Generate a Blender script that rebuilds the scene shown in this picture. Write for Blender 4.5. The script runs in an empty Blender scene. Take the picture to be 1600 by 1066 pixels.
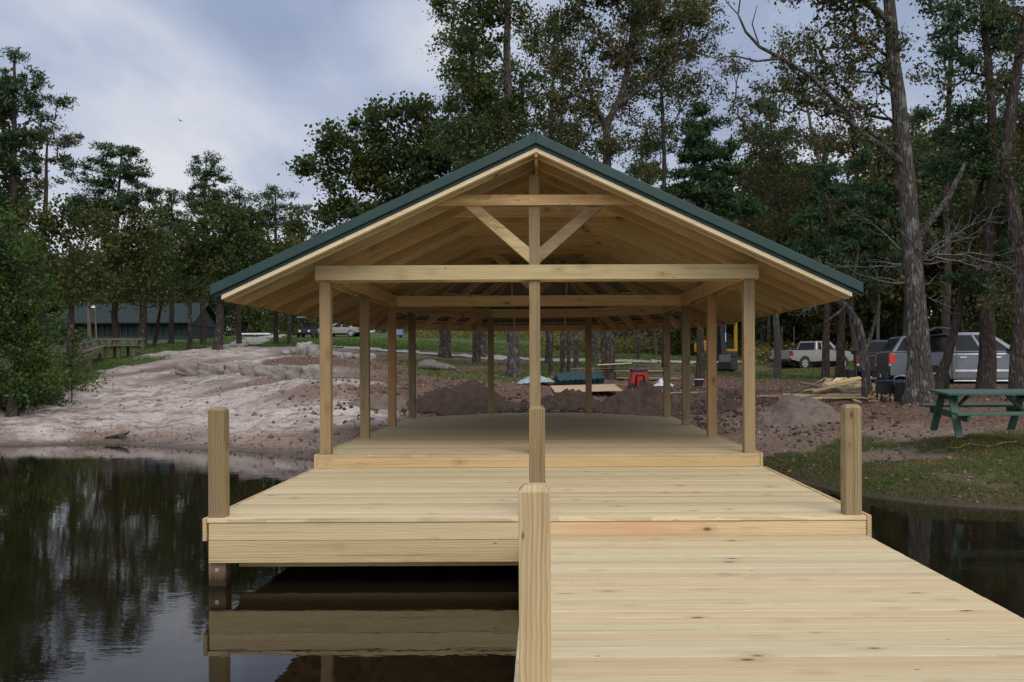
import bpy, math, random
import numpy as np
from mathutils import Vector, Matrix
R = math.radians
random.seed(7); rng = np.random.default_rng(7)
S = bpy.context.scene
COL = S.collection

# ------------------------------------------------------------ camera, sky, sun
FPX, VX, VY, ZC, ROLL = 1450.0, 848.0, 568.0, 1.926, 0.0045
cam = bpy.data.cameras.new('camera'); co = bpy.data.objects.new('camera', cam); COL.objects.link(co)
cam.sensor_width = 36; cam.lens = FPX/1600*36
cam.shift_x = -(VX-800)/1600; cam.shift_y = (VY-533)/1600
cam.clip_start = .05; cam.clip_end = 3000
co.matrix_world = Matrix.Translation((0, 0, ZC)) @ Matrix.Rotation(R(90), 4, 'X') @ Matrix.Rotation(-ROLL, 4, 'Z')
S.camera = co
S.view_settings.view_transform = 'Standard'; S.view_settings.look = 'None'
S.view_settings.exposure = 0.0; S.view_settings.gamma = 1
SUN_EL, SUN_AZ = 48, 160          # azimuth clockwise from +Y (the direction the camera looks)
sd = Vector((math.sin(R(SUN_AZ))*math.cos(R(SUN_EL)), math.cos(R(SUN_AZ))*math.cos(R(SUN_EL)), math.sin(R(SUN_EL))))
sl = bpy.data.lights.new('sun', 'SUN'); sl.energy = 1.35; sl.angle = R(30); sl.color = (1, .93, .82)
so = bpy.data.objects.new('sun', sl); COL.objects.link(so); so.rotation_euler = sd.to_track_quat('Z', 'Y').to_euler()

class NT:
    """small node-tree helper"""
    def __init__(s, tree): s.t = tree; s.t.nodes.clear()
    def n(s, typ, ins=None, **kw):
        nd = s.t.nodes.new(typ)
        for k, v in kw.items(): setattr(nd, k, v)
        for k, v in (ins or {}).items():
            if isinstance(v, bpy.types.NodeSocket): s.t.links.new(v, nd.inputs[k])
            else: nd.inputs[k].default_value = v
        return nd
    def link(s, a, b): s.t.links.new(a, b)
    def math(s, op, a, b=0.0, c=None, clamp=False):
        d = {0: a, 1: b}
        if c is not None: d[2] = c
        return s.n('ShaderNodeMath', d, operation=op, use_clamp=clamp).outputs[0]
    def mix(s, f, a, b, mode='MIX'):
        nd = s.n('ShaderNodeMix', {0: f, 6: a, 7: b}, data_type='RGBA', blend_type=mode)
        return nd.outputs[2]
    def noise(s, v, scale, detail=3, rough=.55, dist=0.0, dim='3D'):
        return s.n('ShaderNodeTexNoise', {'Vector': v, 'Scale': scale, 'Detail': detail, 'Roughness': rough, 'Distortion': dist}, noise_dimensions=dim).outputs['Fac']
    def mapr(s, v, a, b, c=0.0, d=1.0):
        return s.n('ShaderNodeMapRange', {0: v, 1: a, 2: b, 3: c, 4: d}).outputs[0]
    def scale(s, v, sc, loc=(0, 0, 0)):
        return s.n('ShaderNodeMapping', {0: v, 1: loc, 3: sc}).outputs[0]
    def ramp(s, f, stops, interp='LINEAR'):
        nd = s.n('ShaderNodeValToRGB', {0: f}); cr = nd.color_ramp; cr.interpolation = interp
        while len(cr.elements) > 1: cr.elements.remove(cr.elements[-1])
        cr.elements[0].position, cr.elements[0].color = stops[0][0], (*stops[0][1], 1)
        for p, c in stops[1:]:
            e = cr.elements.new(p); e.color = (*c, 1)
        return nd.outputs[0]

W = bpy.data.worlds.new("World"); S.world = W; W.use_nodes = True
t = NT(W.node_tree)
g = t.n('ShaderNodeTexCoord').outputs['Generated']
sky = t.n('ShaderNodeTexSky', sky_type='NISHITA', sun_disc=False, sun_elevation=R(SUN_EL), sun_rotation=R(SUN_AZ)).outputs[0]
sx = t.n('ShaderNodeSeparateXYZ', {0: g}).outputs
zz = t.math('ADD', t.math('MAXIMUM', sx[2], 0.0), .22)
pv = t.n('ShaderNodeCombineXYZ', {0: t.math('DIVIDE', sx[0], zz), 1: t.math('DIVIDE', sx[1], zz), 2: 0.0}).outputs[0]
n1 = t.noise(t.scale(pv, (1.15, .75, 1), (3.3, 1.2, 0)), 1.5, 5, .5, .25)
n2 = t.noise(t.scale(pv, (1.0, .6, 1), (9.3, 4.2, 0)), 3.4, 4, .5, .1)
nn = t.math('ADD', t.math('MULTIPLY', n1, .72), t.math('MULTIPLY', n2, .28))
cl = t.ramp(nn, [(.33, (2.5, 3.2, 4.9)), (.42, (3.1, 3.85, 5.6)), (.48, (4.1, 4.8, 6.5)), (.54, (5.3, 5.9, 7.2)), (.64, (7.4, 7.5, 8.1))])
# brighter, warmer cloud low on the horizon and towards the hidden sun
hz = t.math('POWER', t.math('SUBTRACT', 1.0, t.math('ABSOLUTE', sx[2]), clamp=True), 6.0)
cl = t.mix(t.math('MULTIPLY', hz, .80), cl, (9.2, 8.8, 8.5, 1))
dt = t.n('ShaderNodeVectorMath', {0: g, 1: tuple(sd)}, operation='DOT_PRODUCT').outputs['Value']
glow = t.math('MULTIPLY_ADD', t.math('POWER', t.math('MAXIMUM', dt, 0.0), 1.5), 1.7, 1.0)
cl = t.n('ShaderNodeVectorMath', {0: cl, 'Scale': glow}, operation='SCALE').outputs[0]
cl = t.mix(t.math('MAXIMUM', dt, 0.0), cl, t.mix(1.0, cl, (1.08, 1.0, .88, 1), 'MULTIPLY'))
fin = t.mix(.88, sky, cl)
bg = t.n('ShaderNodeBackground', {0: fin, 1: .1})
t.link(bg.outputs[0], t.n('ShaderNodeOutputWorld').inputs[0])

# ------------------------------------------------------------ helpers
def P(px, py, D):
    """photo pixel + distance -> world point"""
    dx, dy = px-VX, VY-py
    x = dx*math.cos(ROLL)+dy*math.sin(ROLL); y = -dx*math.sin(ROLL)+dy*math.cos(ROLL)
    return Vector((x/FPX*D, D, ZC+y/FPX*D))
def tag(o, label=None, cat=None, group=None, kind=None):
    if label: o['label'] = label
    if cat: o['category'] = cat
    if group: o['group'] = group
    if kind: o['kind'] = kind
    return o
def empty(name, loc=(0, 0, 0), rz=0, label=None, cat=None, group=None):
    o = bpy.data.objects.new(name, None); COL.objects.link(o); o.location = loc; o.rotation_euler = (0, 0, rz)
    o.empty_display_size = .1
    return tag(o, label, cat, group)
def link(name, me, mat=None, parent=None, loc=None):
    o = bpy.data.objects.new(name, me); COL.objects.link(o)
    if mat is not None and not me.materials: me.materials.append(mat)
    if parent is not None: o.parent = parent
    if loc is not None: o.location = loc
    return o
def mesh_np(name, v, f, attrs=None):
    """v (n,3), f (m,k) arrays; attrs: name -> per-vertex floats or vectors"""
    v = np.asarray(v, np.float32); f = np.asarray(f, np.int32)
    me = bpy.data.meshes.new(name); me.vertices.add(len(v)); me.vertices.foreach_set('co', v.ravel())
    m, k = f.shape
    me.loops.add(m*k); me.loops.foreach_set('vertex_index', f.ravel())
    me.polygons.add(m); me.polygons.foreach_set('loop_start', np.arange(0, m*k, k, dtype=np.int32))
    me.update(calc_edges=True)
    for nme, a in (attrs or {}).items():
        a = np.asarray(a, np.float32)
        at = me.attributes.new(nme, 'FLOAT' if a.ndim == 1 else 'FLOAT_VECTOR', 'POINT')
        at.data.foreach_set('value' if a.ndim == 1 else 'vector', a.ravel())
    return me
def smooth(me): me.polygons.foreach_set('use_smooth', [True]*len(me.polygons)); return me
def bevel(o, w=.004, seg=2):
    m = o.modifiers.new('bevel', 'BEVEL'); m.width = w; m.segments = seg; m.limit_method = 'ANGLE'; m.angle_limit = R(35); return o

class MB:
    """collects solids with a wood-grain coordinate and a random number per piece"""
    def __init__(s): s.v = []; s.f = []; s.g = []; s.r = []
    def add(s, vs, fs, gr=None, rnd=None):
        b = len(s.v); off = Vector((random.uniform(0, 60), random.uniform(0, 60), random.uniform(0, 60)))
        rnd = random.random() if rnd is None else rnd
        for i, v in enumerate(vs):
            s.v.append(tuple(v)); s.g.append(tuple(Vector(gr[i] if gr else v)+off)); s.r.append(rnd)
        s.f += [tuple(b+i for i in f) for f in fs]
        return s
    def box(s, c, size, M=None, rnd=None, taper=1.0):
        hx, hy, hz = size[0]/2, size[1]/2, size[2]/2
        ls = [(x*(taper if z > 0 else 1), y*(taper if z > 0 else 1), z) for x in (-hx, hx) for y in (-hy, hy) for z in (-hz, hz)]
        o = sorted(range(3), key=lambda i: -size[i]); c = Vector(c)
        gr = [(l[o[0]], l[o[1]], l[o[2]]) for l in ls]
        vs = [c+(M @ Vector(l) if M else Vector(l)) for l in ls]
        return s.add(vs, [(0, 1, 3, 2), (4, 6, 7, 5), (0, 4, 5, 1), (2, 3, 7, 6), (0, 2, 6, 4), (1, 5, 7, 3)], gr, rnd)
    def b2(s, x0, x1, y0, y1, z0, z1, rnd=None): return s.box(((x0+x1)/2, (y0+y1)/2, (z0+z1)/2), (abs(x1-x0), abs(y1-y0), abs(z1-z0)), None, rnd)
    def beam(s, p0, p1, w, h, up=(0, 0, 1), rnd=None):
        p0, p1 = Vector(p0), Vector(p1); d = p1-p0; L = d.length; x = d.normalized()
        y = Vector(up).cross(x).normalized(); z = x.cross(y)
        return s.box((p0+p1)/2, (L, w, h), Matrix((x, y, z)).transposed(), rnd)
    def post(s, x, y, z0, z1, w, ch=0.0, rnd=None, notop=False):
        h = w/2; vs = []; zs = [(z0, h), (z1-ch, h)] + ([(z1, h-ch*.9)] if ch else [])
        for z, r in zs: vs += [(x-r, y-r, z), (x+r, y-r, z), (x+r, y+r, z), (x-r, y+r, z)]
        fs = [(3, 2, 1, 0)]; n = len(zs)
        for k in range(n-1):
            for i in range(4): j = (i+1) % 4; fs.append((4*k+i, 4*k+j, 4*k+4+j, 4*k+4+i))
        k = 4*(n-1); fs.append((k, k+1, k+2, k+3))
        return s.add(vs, fs, [(v[2], v[0]-x, v[1]-y) for v in vs], rnd)
    def prism(s, pts, axis, a0, a1, rnd=None):
        """polygon pts (2D) extruded along axis ('x','y','z') from a0 to a1"""
        mk = {'x': lambda p, a: (a, p[0], p[1]), 'y': lambda p, a: (p[0], a, p[1]), 'z': lambda p, a: (p[0], p[1], a)}[axis]
        n = len(pts); vs = [mk(p, a0) for p in pts]+[mk(p, a1) for p in pts]
        fs = [tuple(range(n))[::-1], tuple(range(n, 2*n))]+[(i, (i+1) % n, n+(i+1) % n, n+i) for i in range(n)]
        return s.add(vs, fs, None, rnd)
    def cyl(s, p0, p1, r0, r1=None, n=12, rnd=None):
        r1 = r0 if r1 is None else r1; p0, p1 = Vector(p0), Vector(p1); d = (p1-p0).normalized()
        a = d.orthogonal().normalized(); b = d.cross(a); vs = []; gr = []
        for p, r, q in ((p0, r0, 0), (p1, r1, (p1-p0).length)):
            for i in range(n):
                th = 2*math.pi*i/n; vs.append(p+(a*math.cos(th)+b*math.sin(th))*r); gr.append((q, r*math.cos(th), r*math.sin(th)))
        fs = [tuple(range(n))[::-1], tuple(range(n, 2*n))]+[(i, (i+1) % n, n+(i+1) % n, n+i) for i in range(n)]
        return s.add(vs, fs, gr, rnd)
    def tube(s, pts, r, n=8):
        for i in range(len(pts)-1): s.cyl(pts[i], pts[i+1], r, r, n)
        return s
    def build(s, name, mat, parent=None, bev=0, M=None):
        me = bpy.data.meshes.new(name); me.from_pydata([M @ Vector(v) if M else v for v in s.v], [], s.f); me.update()
        at = me.attributes.new('grain', 'FLOAT_VECTOR', 'POINT'); at.data.foreach_set('vector', np.array(s.g, np.float32).ravel())
        at = me.attributes.new('rnd', 'FLOAT', 'POINT'); at.data.foreach_set('value', np.array(s.r, np.float32))
        import bmesh as _b
        bm = _b.new(); bm.from_mesh(me); _b.ops.recalc_face_normals(bm, faces=bm.faces); bm.to_mesh(me); bm.free()
        o = link(name, me, mat, parent)
        if bev: bevel(o, bev)
        return o

def vnoise(x, y, seed=0):
    """value noise, vectorised"""
    xi = np.floor(x).astype(np.int64); yi = np.floor(y).astype(np.int64); fx = x-xi; fy = y-yi
    fx = fx*fx*(3-2*fx); fy = fy*fy*(3-2*fy)
    def h(a, b):
        n = (a*374761393+b*668265263+seed*144665) & 0x7fffffff
        n = ((n ^ (n >> 13))*1274126177) & 0x7fffffff
        return ((n ^ (n >> 16)) & 0xffff)/65535.0
    return (h(xi, yi)*(1-fx)+h(xi+1, yi)*fx)*(1-fy)+(h(xi, yi+1)*(1-fx)+h(xi+1, yi+1)*fx)*fy
def fbm(x, y, o=4, seed=0, gain=.5):
    s = 0; a = 1; n = 0
    for i in range(o): s = s+a*vnoise(x*2**i, y*2**i, seed+i*17); n += a; a *= gain
    return s/n*2-1

# ------------------------------------------------------------ materials
def mat(name):
    m = bpy.data.materials.new(name); m.use_nodes = True; return m, NT(m.node_tree)
def finish(t, **ins):
    b = t.n('ShaderNodeBsdfPrincipled', ins); t.link(b.outputs[0], t.n('ShaderNodeOutputMaterial').inputs[0]); return b
def bump(t, h, st=.3, d=.01): return t.n('ShaderNodeBump', {'Strength': st, 'Distance': d, 'Height': h}).outputs[0]
def plain(name, col, rough=.5, metal=0.0, var=.12, sc=6.0, coat=0.0, emis=None):
    m, t = mat(name); o = t.n('ShaderNodeTexCoord').outputs['Object']
    n = t.noise(o, sc, 4, .6); c = t.mix(n, (*[x*(1-var*1.6) for x in col], 1), (*[min(1, x*(1+var*1.6)) for x in col], 1))
    b = finish(t, **{'Base Color': c, 'Roughness': t.mapr(n, .3, .7, max(.02, rough-.08), min(1, rough+.12)), 'Metallic': metal, 'Coat Weight': coat})
    if emis: b.inputs['Emission Color'].default_value = (*col, 1); b.inputs['Emission Strength'].default_value = emis
    return m
def wood(name, light, dark, pink, knots=.5, weather=0.0, tint=(1, 1, 1), pinkness=.35, damp=None, var=1.0, spread=1.0):
    m, t = mat(name)
    g = t.n('ShaderNodeAttribute', attribute_name='grain').outputs['Vector']
    r = t.n('ShaderNodeAttribute', attribute_name='rnd').outputs['Fac']
    warp = t.noise(t.scale(g, (.9, 6, 6)), 1.0, 2, .5)
    g2 = t.n('ShaderNodeVectorMath', {0: g, 1: t.n('ShaderNodeCombineXYZ', {0: 0.0, 1: t.math('MULTIPLY', warp, .06), 2: t.math('MULTIPLY', warp, .05)}).outputs[0]}, operation='ADD').outputs[0]
    # knots: sparse cells, the grain swells round them
    kv = t.n('ShaderNodeTexVoronoi', {'Vector': t.scale(g, (3.0, 6.5, .4)), 'Scale': 1.0, 'Randomness': 1.0}, feature='F1')
    kd = kv.outputs['Distance']; ks = t.n('ShaderNodeSeparateColor', {0: kv.outputs['Color']}).outputs[0]
    has = t.math('GREATER_THAN', ks, 1-knots*.42)
    knot = t.math('MULTIPLY', t.mapr(kd, .065, .145, 1, 0), has)
    halo = t.math('MULTIPLY', t.mapr(kd, .08, .42, 1, 0), has)
    rings = t.n('ShaderNodeTexWave', {'Vector': t.scale(g2, (.35, 1, 1)), 'Scale': 14.0, 'Distortion': 5.0, 'Detail': 2.0, 'Detail Scale': .6}, bands_direction='Y', wave_profile='SAW').outputs['Fac']
    fine = t.noise(t.scale(g2, (1.2, 55, 55)), 2.2, 3, .6)
    broad = t.noise(t.scale(g2, (.5, 9, 9)), 1.0, 3, .5)
    med = t.noise(t.scale(g2, (.45, 26, 26), (1, 5, 2)), 1.0, 4, .65)
    f = t.math('ADD', t.math('ADD', t.math('MULTIPLY', rings, .26), t.math('MULTIPLY', med, .40)), t.math('ADD', t.math('MULTIPLY', fine, .30), t.math('MULTIPLY', halo, .22)))
    c = t.mix(t.mapr(f, .34, .66), (*light, 1), (*dark, 1))
    c = t.mix(t.mapr(med, .60, .72, 0, .55), c, (*[x*.55 for x in dark], 1))
    pk = t.math('MULTIPLY', t.mapr(broad, .52, .72), t.mapr(t.noise(t.scale(g, (.35, 3, 3), (7, 3, 1)), 1.0, 2), .48, .66, 0, pinkness*2))
    c = t.mix(t.math('MINIMUM', pk, .8), c, (*pink, 1))
    c = t.mix(t.math('MULTIPLY', knot, .85), c, (.09, .045, .02, 1))
    pn = t.n('ShaderNodeTexVoronoi', {'Vector': t.scale(g, (5.5, 15, .5), (3, 1, 7)), 'Scale': 1.0, 'Randomness': 1.0}, feature='F1'); ps = t.n('ShaderNodeSeparateColor', {0: pn.outputs['Color']}).outputs[1]
    pin = t.math('MULTIPLY', t.mapr(pn.outputs['Distance'], .06, .13, 1, 0), t.math('GREATER_THAN', ps, 1-knots*.13))
    c = t.mix(t.math('MULTIPLY', pin, .8), c, (.10, .055, .03, 1))
    v = t.ramp(r, [(0, (.72, .66, .58)), (.2, (1.04, 1.0, .92)), (.38, (.86, .88, .80)), (.55, (1.10, 1.04, .96)), (.72, (.92, .80, .66)), (.86, (1.06, .98, .86)), (1, (.80, .72, .62))])
    if spread != 1: v = t.n('ShaderNodeGamma', {0: v, 1: spread}).outputs[0]
    c = t.mix(var, c, v, 'MULTIPLY')
    chk = t.noise(t.scale(g, (1.6, 70, 70), (9, 1, 4)), 1.0, 2, .5)
    c = t.mix(t.mapr(chk, .72, .76, 0, .7), c, (.10, .06, .03, 1))
    if weather:
        st = t.noise(t.scale(g, (.6, 5, 5), (3, 9, 2)), 1.0, 4, .6)
        c = t.mix(t.mapr(st, .42, .7, 0, weather), c, (.17, .145, .105, 1))
    c = t.mix(1.0, c, (*tint, 1), 'MULTIPLY')
    if damp:
        oz = t.n('ShaderNodeSeparateXYZ', {0: t.n('ShaderNodeNewGeometry').outputs['Position']}).outputs
        edge = t.math('ADD', oz[2], t.math('MULTIPLY', t.noise(t.scale(g, (1, 20, 20)), 1.0), .12))
        c = t.mix(t.mapr(edge, damp[0], damp[1], .93, 0), c, (.02, .012, .007, 1))
    h = t.math('SUBTRACT', t.math('MULTIPLY', fine, -.6), t.math('MULTIPLY', knot, .6))
    finish(t, **{'Base Color': c, 'Roughness': t.mapr(fine, .3, .7, .55, .78), 'Normal': bump(t, h, .35, .004), 'Specular IOR Level': .3})
    return m
PL, PD, PK = (.585, .48, .285), (.385, .295, .155), (.55, .33, .20)
M = {}
M['deck'] = wood('pale_deck_pine', (.665, .56, .365), (.47, .375, .22), (.54, .37, .265), .75, 0, pinkness=.3, var=.75)
M['pine'] = wood('yellow_pine', PL, PD, PK, .9)
M['post'] = wood('treated_post', (.385, .30, .165), (.215, .155, .08), (.34, .21, .115), .7, .6, pinkness=.3)
M['rafter'] = wood('roof_pine', (.78, .63, .375), (.50, .38, .20), (.50, .28, .14), 1.15, spread=1.55)
M['trim'] = wood('pale_trim', (.80, .70, .50), (.68, .56, .36), (.7, .5, .35), .2)
M['pile'] = wood('wet_pile', (.42, .30, .18), (.24, .16, .09), (.3, .15, .08), .4, .6, damp=(.10, .24))
M['grey'] = wood('weathered_wood', (.17, .155, .13), (.09, .082, .066), (.14, .10, .08), .3, .6)
M['scrap'] = wood('scrap_wood', (.50, .40, .24), (.30, .22, .12), (.40, .22, .13), .4, .35)
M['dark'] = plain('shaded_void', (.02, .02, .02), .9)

def metal_sheet(name, col, rough, metal=0.0):
    m, t = mat(name); o = t.n('ShaderNodeTexCoord').outputs['Object']
    n = t.noise(o, 3.0, 4, .6); f = t.noise(t.scale(o, (1, 1, 1)), 40.0, 2)
    c = t.mix(t.mapr(n, .3, .7), (*[x*.85 for x in col], 1), (*[x*1.15 for x in col], 1))
    finish(t, **{'Base Color': c, 'Roughness': t.mapr(f, .3, .7, rough-.06, rough+.1), 'Metallic': metal, 'Coat Weight': .0, 'Normal': bump(t, n, .1, .01)})
    return m
M['green_metal'] = metal_sheet('green_painted_metal', (.011, .042, .038), .5)
M['galv'] = metal_sheet('bare_metal_underside', (.24, .24, .235), .5, .3)
M['steel'] = metal_sheet('galvanised_steel', (.55, .56, .58), .35, .9)

def bark(name, a, b, lichen=.0, sc=1.0):
    m, t = mat(name); o = t.n('ShaderNodeTexCoord').outputs['Object']
    s1 = t.scale(o, (9*sc, 9*sc, 1.6*sc)); n = t.noise(s1, 1.5, 4, .65, .4)
    v = t.n('ShaderNodeTexVoronoi', {'Vector': s1, 'Scale': 1.6}, feature='DISTANCE_TO_EDGE').outputs[0]
    k = t.mapr(v, 0, .22)
    c = t.mix(t.math('MULTIPLY', n, k), (*[x*.45 for x in a], 1), (*b, 1)); 
    c = t.mix(t.mapr(n, .35, .65), (*a, 1), c)
    if lichen:
        l = t.noise(t.scale(o, (4, 4, 2)), 1.6, 4, .7); c = t.mix(t.mapr(l, .52, .64, 0, lichen), c, (.34, .34, .31, 1))
    finish(t, **{'Base Color': c, 'Roughness': .9, 'Specular IOR Level': .2, 'Normal': bump(t, t.math('ADD', k, n), .9, .03)})
    return m
M['bark_grey'] = bark('grey_bark', (.065, .055, .046), (.145, .128, .11), .45)
M['bark_dark'] = bark('dark_bark', (.055, .042, .035), (.12, .10, .085), .25)
M['bark_pine'] = bark('pine_bark', (.055, .040, .033), (.13, .098, .080), .1)
M['bark_dead'] = bark('bleached_branch', (.20, .185, .165), (.33, .31, .285), .3)

def leaf(name, stops, trans=.35):
    m, t = mat(name)
    r = t.n('ShaderNodeAttribute', attribute_name='rnd').outputs['Fac']
    c = t.ramp(r, [(p_, tuple(min(1, x*1.22) for x in q_)) for p_, q_ in stops])
    d = t.n('ShaderNodeBsdfPrincipled', {'Base Color': c, 'Roughness': .55, 'Specular IOR Level': .25})
    tr = t.n('ShaderNodeBsdfTranslucent', {0: t.mix(1.0, c, (1.3, 1.35, .7, 1), 'MULTIPLY')})
    mx = t.n('ShaderNodeMixShader', {0: trans, 1: d.outputs[0], 2: tr.outputs[0]})
    t.link(mx.outputs[0], t.n('ShaderNodeOutputMaterial').inputs[0]); return m
M['lf_oak'] = leaf('oak_leaves', [(0, (.018, .034, .011)), (.45, (.038, .060, .016)), (.82, (.068, .084, .022)), (.96, (.11, .09, .03)), (1, (.17, .09, .03))])
M['lf_green'] = leaf('fresh_green_leaves', [(0, (.020, .042, .010)), (.5, (.042, .078, .016)), (.85, (.075, .115, .026)), (1, (.15, .13, .04))])
M['lf_gum'] = leaf('autumn_leaves', [(0, (.026, .036, .013)), (.55, (.058, .068, .022)), (.78, (.088, .082, .028)), (.92, (.13, .088, .032)), (1, (.20, .10, .035))])
M['lf_olive'] = leaf('olive_leaves', [(0, (.026, .038, .012)), (.55, (.056, .070, .018)), (.88, (.090, .088, .026)), (1, (.16, .11, .035))])
M['lf_pine'] = leaf('pine_needles', [(0, (.014, .032, .014)), (.5, (.028, .060, .022)), (.9, (.050, .085, .030)), (1, (.11, .085, .03))], .2)
M['lf_pineb'] = leaf('browning_needles', [(0, (.025, .038, .018)), (.5, (.055, .062, .026)), (.85, (.10, .075, .03)), (1, (.15, .09, .04))], .2)
M['lf_rust'] = leaf('rust_leaves', [(0, (.06, .035, .018)), (.5, (.13, .06, .025)), (1, (.24, .10, .035))])
M['twig'] = bark('thin_twigs', (.13, .11, .095), (.22, .20, .18), 0)
# ------------------------------------------------------------ terrain
# control points: photo pixel, distance, kind of ground.  z follows from pixel and distance
SEED = [(0,640,27,'s'),(60,625,29.5,'s'),(120,600,34,'s'),(200,575,40,'s'),(300,549,47,'s'),(300,600,32.5,'s'),(200,630,28.5,'s'),(240,585,37,'s'),(370,590,32,'s'),(262,577,40,'p'),(212,586,37.5,'p'),(300,584,36,'p'),(420,600,29.5,'p'),(505,615,26,'p'),(300,650,25.3,'s'),
 (100,665,24,'s'),(450,600,27,'s'),(450,650,23.6,'s'),(400,563,38,'s'),(470,560,37,'r'),(350,552,44,'s'),(545,600,27,'s'),(530,640,24,'s'),(480,552,44,'r'),(560,558,43,'r'),
 (40,560,38,'o'),(100,575,38,'g'),(190,556,48,'g'),(150,574,43,'g'),(120,588,39,'g'),(235,551,52,'g'),(85,600,35,'o'),(260,543,56,'g'),(350,541,54,'g'),(120,545,55,'g'),(200,537,75,'g'),(350,528,75,'g'),(440,540,60,'g'),
 (200,533,110,'o'),(400,522,110,'g'),(60,533,100,'o'),(560,538,62,'g'),(560,525,100,'g'),
 (620,600,30,'r'),(600,625,26.5,'r'),(700,620,27,'r'),(640,578,38,'r'),(680,570,42,'o'),(760,574,40,'r'),(740,585,36,'o'),(800,610,29,'r'),
 (900,606,33,'r'),(900,585,40,'o'),(960,575,46,'o'),(900,565,54,'o'),(760,563,50,'r'),(700,540,75,'g'),(800,530,95,'g'),(900,545,80,'g'),(960,530,105,'o'),(700,517,130,'g'),
 (1010,610,31,'r'),(1100,610,31,'d'),(1100,640,26,'d'),(1130,590,40,'r'),(1100,576,52,'r'),(1060,565,60,'o'),(1190,566,62,'o'),(1190,590,42,'o'),(1230,588,48,'g'),
 (1000,545,80,'g'),(1100,545,85,'g'),(1200,660,22,'p'),(1200,700,18,'p'),(1185,640,24,'r'),(1250,690,18.5,'p'),(1290,640,23.5,'r'),(1300,618,27,'r'),(1200,605,33,'r'),
 (1350,630,24.5,'r'),(1437,629,22.5,'r'),(1420,650,20.5,'r'),(1480,612,31,'r'),(1580,612,31,'r'),(1360,600,36,'r'),(1300,590,46,'o'),(1500,640,21,'r'),(1600,650,20,'r'),
 (1330,690,17.6,'g'),(1400,680,18,'p'),(1440,715,15.5,'p'),(1500,688,15.6,'g'),(1600,700,15,'g'),(1400,745,13.5,'g'),(1500,760,12.7,'q'),(1600,770,12.4,'q'),(1300,740,14.8,'q'),
 (1270,720,16.4,'q'),(1560,735,13.6,'g'),(1700,700,15,'g'),(1700,640,22,'r'),(1750,760,12.5,'g'),(1900,640,24,'o'),(2000,740,13.5,'g'),
 (1400,560,62,'o'),(1600,555,62,'o'),(1500,580,45,'r'),(1300,552,80,'o'),(1600,535,110,'o'),(1300,535,120,'o'),(1900,560,60,'o')]
W_ = [(-13,22,-.06,'w'),(-11,22.9,0,'w'),(-8.9,21.8,0,'w'),(-7.3,21.0,0,'w'),(-5.9,20.2,0,'w'),(-4.7,18.7,0,'w'),(-3.5,19.2,.12,'w'),(-2,18.2,.05,'w'),(0,17.6,.0,'w'),(2.5,17.3,.05,'w'),
 (3.4,16.2,.0,'q'),(4.3,14.6,0,'q'),(5.0,12.9,0,'q'),(6.2,12.1,0,'q'),(8,11.7,0,'q'),(11,11.9,0,'q'),(16,12.2,0,'q'),(22,12.5,0,'q'),
 (-17,22.5,0,'w'),(-24,23,0,'w'),(-35,22,0,'o'),(-60,20,0,'o'),(-20,27,.7,'o'),(-30,34,1.2,'o'),(-50,40,2,'o'),(-80,60,3.5,'o'),
 (-2.5,23,.45,'r'),(0,23.2,.5,'d'),(2.5,22.5,.45,'d'),(0,20.5,.25,'d'),(2.9,19.5,.40,'r'),(-3.2,21.5,.35,'r'),
 (-13,18,-.8,'w'),(-7,17,-.8,'w'),(-3,14.5,-.8,'w'),(2,13.5,-.8,'w'),(4,11,-.9,'w'),(8,9,-.9,'w'),(16,9,-.9,'w'),(-25,16,-1,'w'),(-50,12,-1,'w'),(40,10,-.6,'o'),(30,16,.8,'g'),
 (0,5,-1.5,'w'),(0,-20,-2,'w'),(-40,-30,-2,'w'),(40,-30,-2,'w'),(25,0,-1.5,'w'),(60,25,1.5,'o'),(0,-80,-2,'w'),
 (0,180,6,'o'),(-90,180,6,'o'),(90,180,5,'o'),(180,120,4,'o'),(-160,100,4,'o'),(0,320,8,'o'),(-200,300,8,'o'),(200,300,8,'o')]
CP = [(*P(a, b, D), k) for a, b, D, k in SEED]+[(x, y, z, k) for x, y, z, k in W_]
cx = np.array([c[0] for c in CP]); cy = np.array([c[1] for c in CP]); cz = np.array([c[2] for c in CP])
_d = np.sqrt((cx[:, None]-cx)**2+(cy[:, None]-cy)**2+1.2)
_w = np.linalg.solve(-_d+np.eye(len(cx))*.12+200, cz)
def Hb(x, y):
    x = np.atleast_1d(np.asarray(x, float)); y = np.atleast_1d(np.asarray(y, float)); out = np.zeros(len(x))
    for i in range(0, len(x), 40000):
        d = np.sqrt((x[i:i+40000, None]-cx)**2+(y[i:i+40000, None]-cy)**2+1.2); out[i:i+40000] = (-d+200) @ _w
    return out
GC = {'s': (.45, .40, .365), 'w': (.27, .205, .165), 'r': (.125, .078, .056), 'd': (.062, .042, .032), 'g': (.055, .088, .022), 'o': (.085, .075, .030), 'q': (.085, .070, .036), 'p': (.19, .14, .115)}
KEY = list(GC)
oneh = np.array([[1.0 if c[3] == k else 0 for k in KEY] for c in CP])
def ground_w(x, y):
    jx = x+(fbm(x*.55, y*.55, 4, 5))*(.35+np.abs(y)*.022); jy = y+(fbm(x*.55+9, y*.55, 4, 6))*(.4+np.abs(y)*.03)
    out = np.zeros((len(x), len(KEY)))
    for i in range(0, len(x), 40000):
        s = slice(i, i+40000)
        d2 = (jx[s, None]-cx)**2+((jy[s, None]-cy))**2
        w = 1/(d2+.15)**2.6; w /= w.sum(1, keepdims=True); out[s] = w @ oneh
    return out
ROAD = [P(-60,548,62), P(200,548,56), P(340,545,50), P(352,541,52), P(395,532,68), P(440,526,90)]
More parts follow.
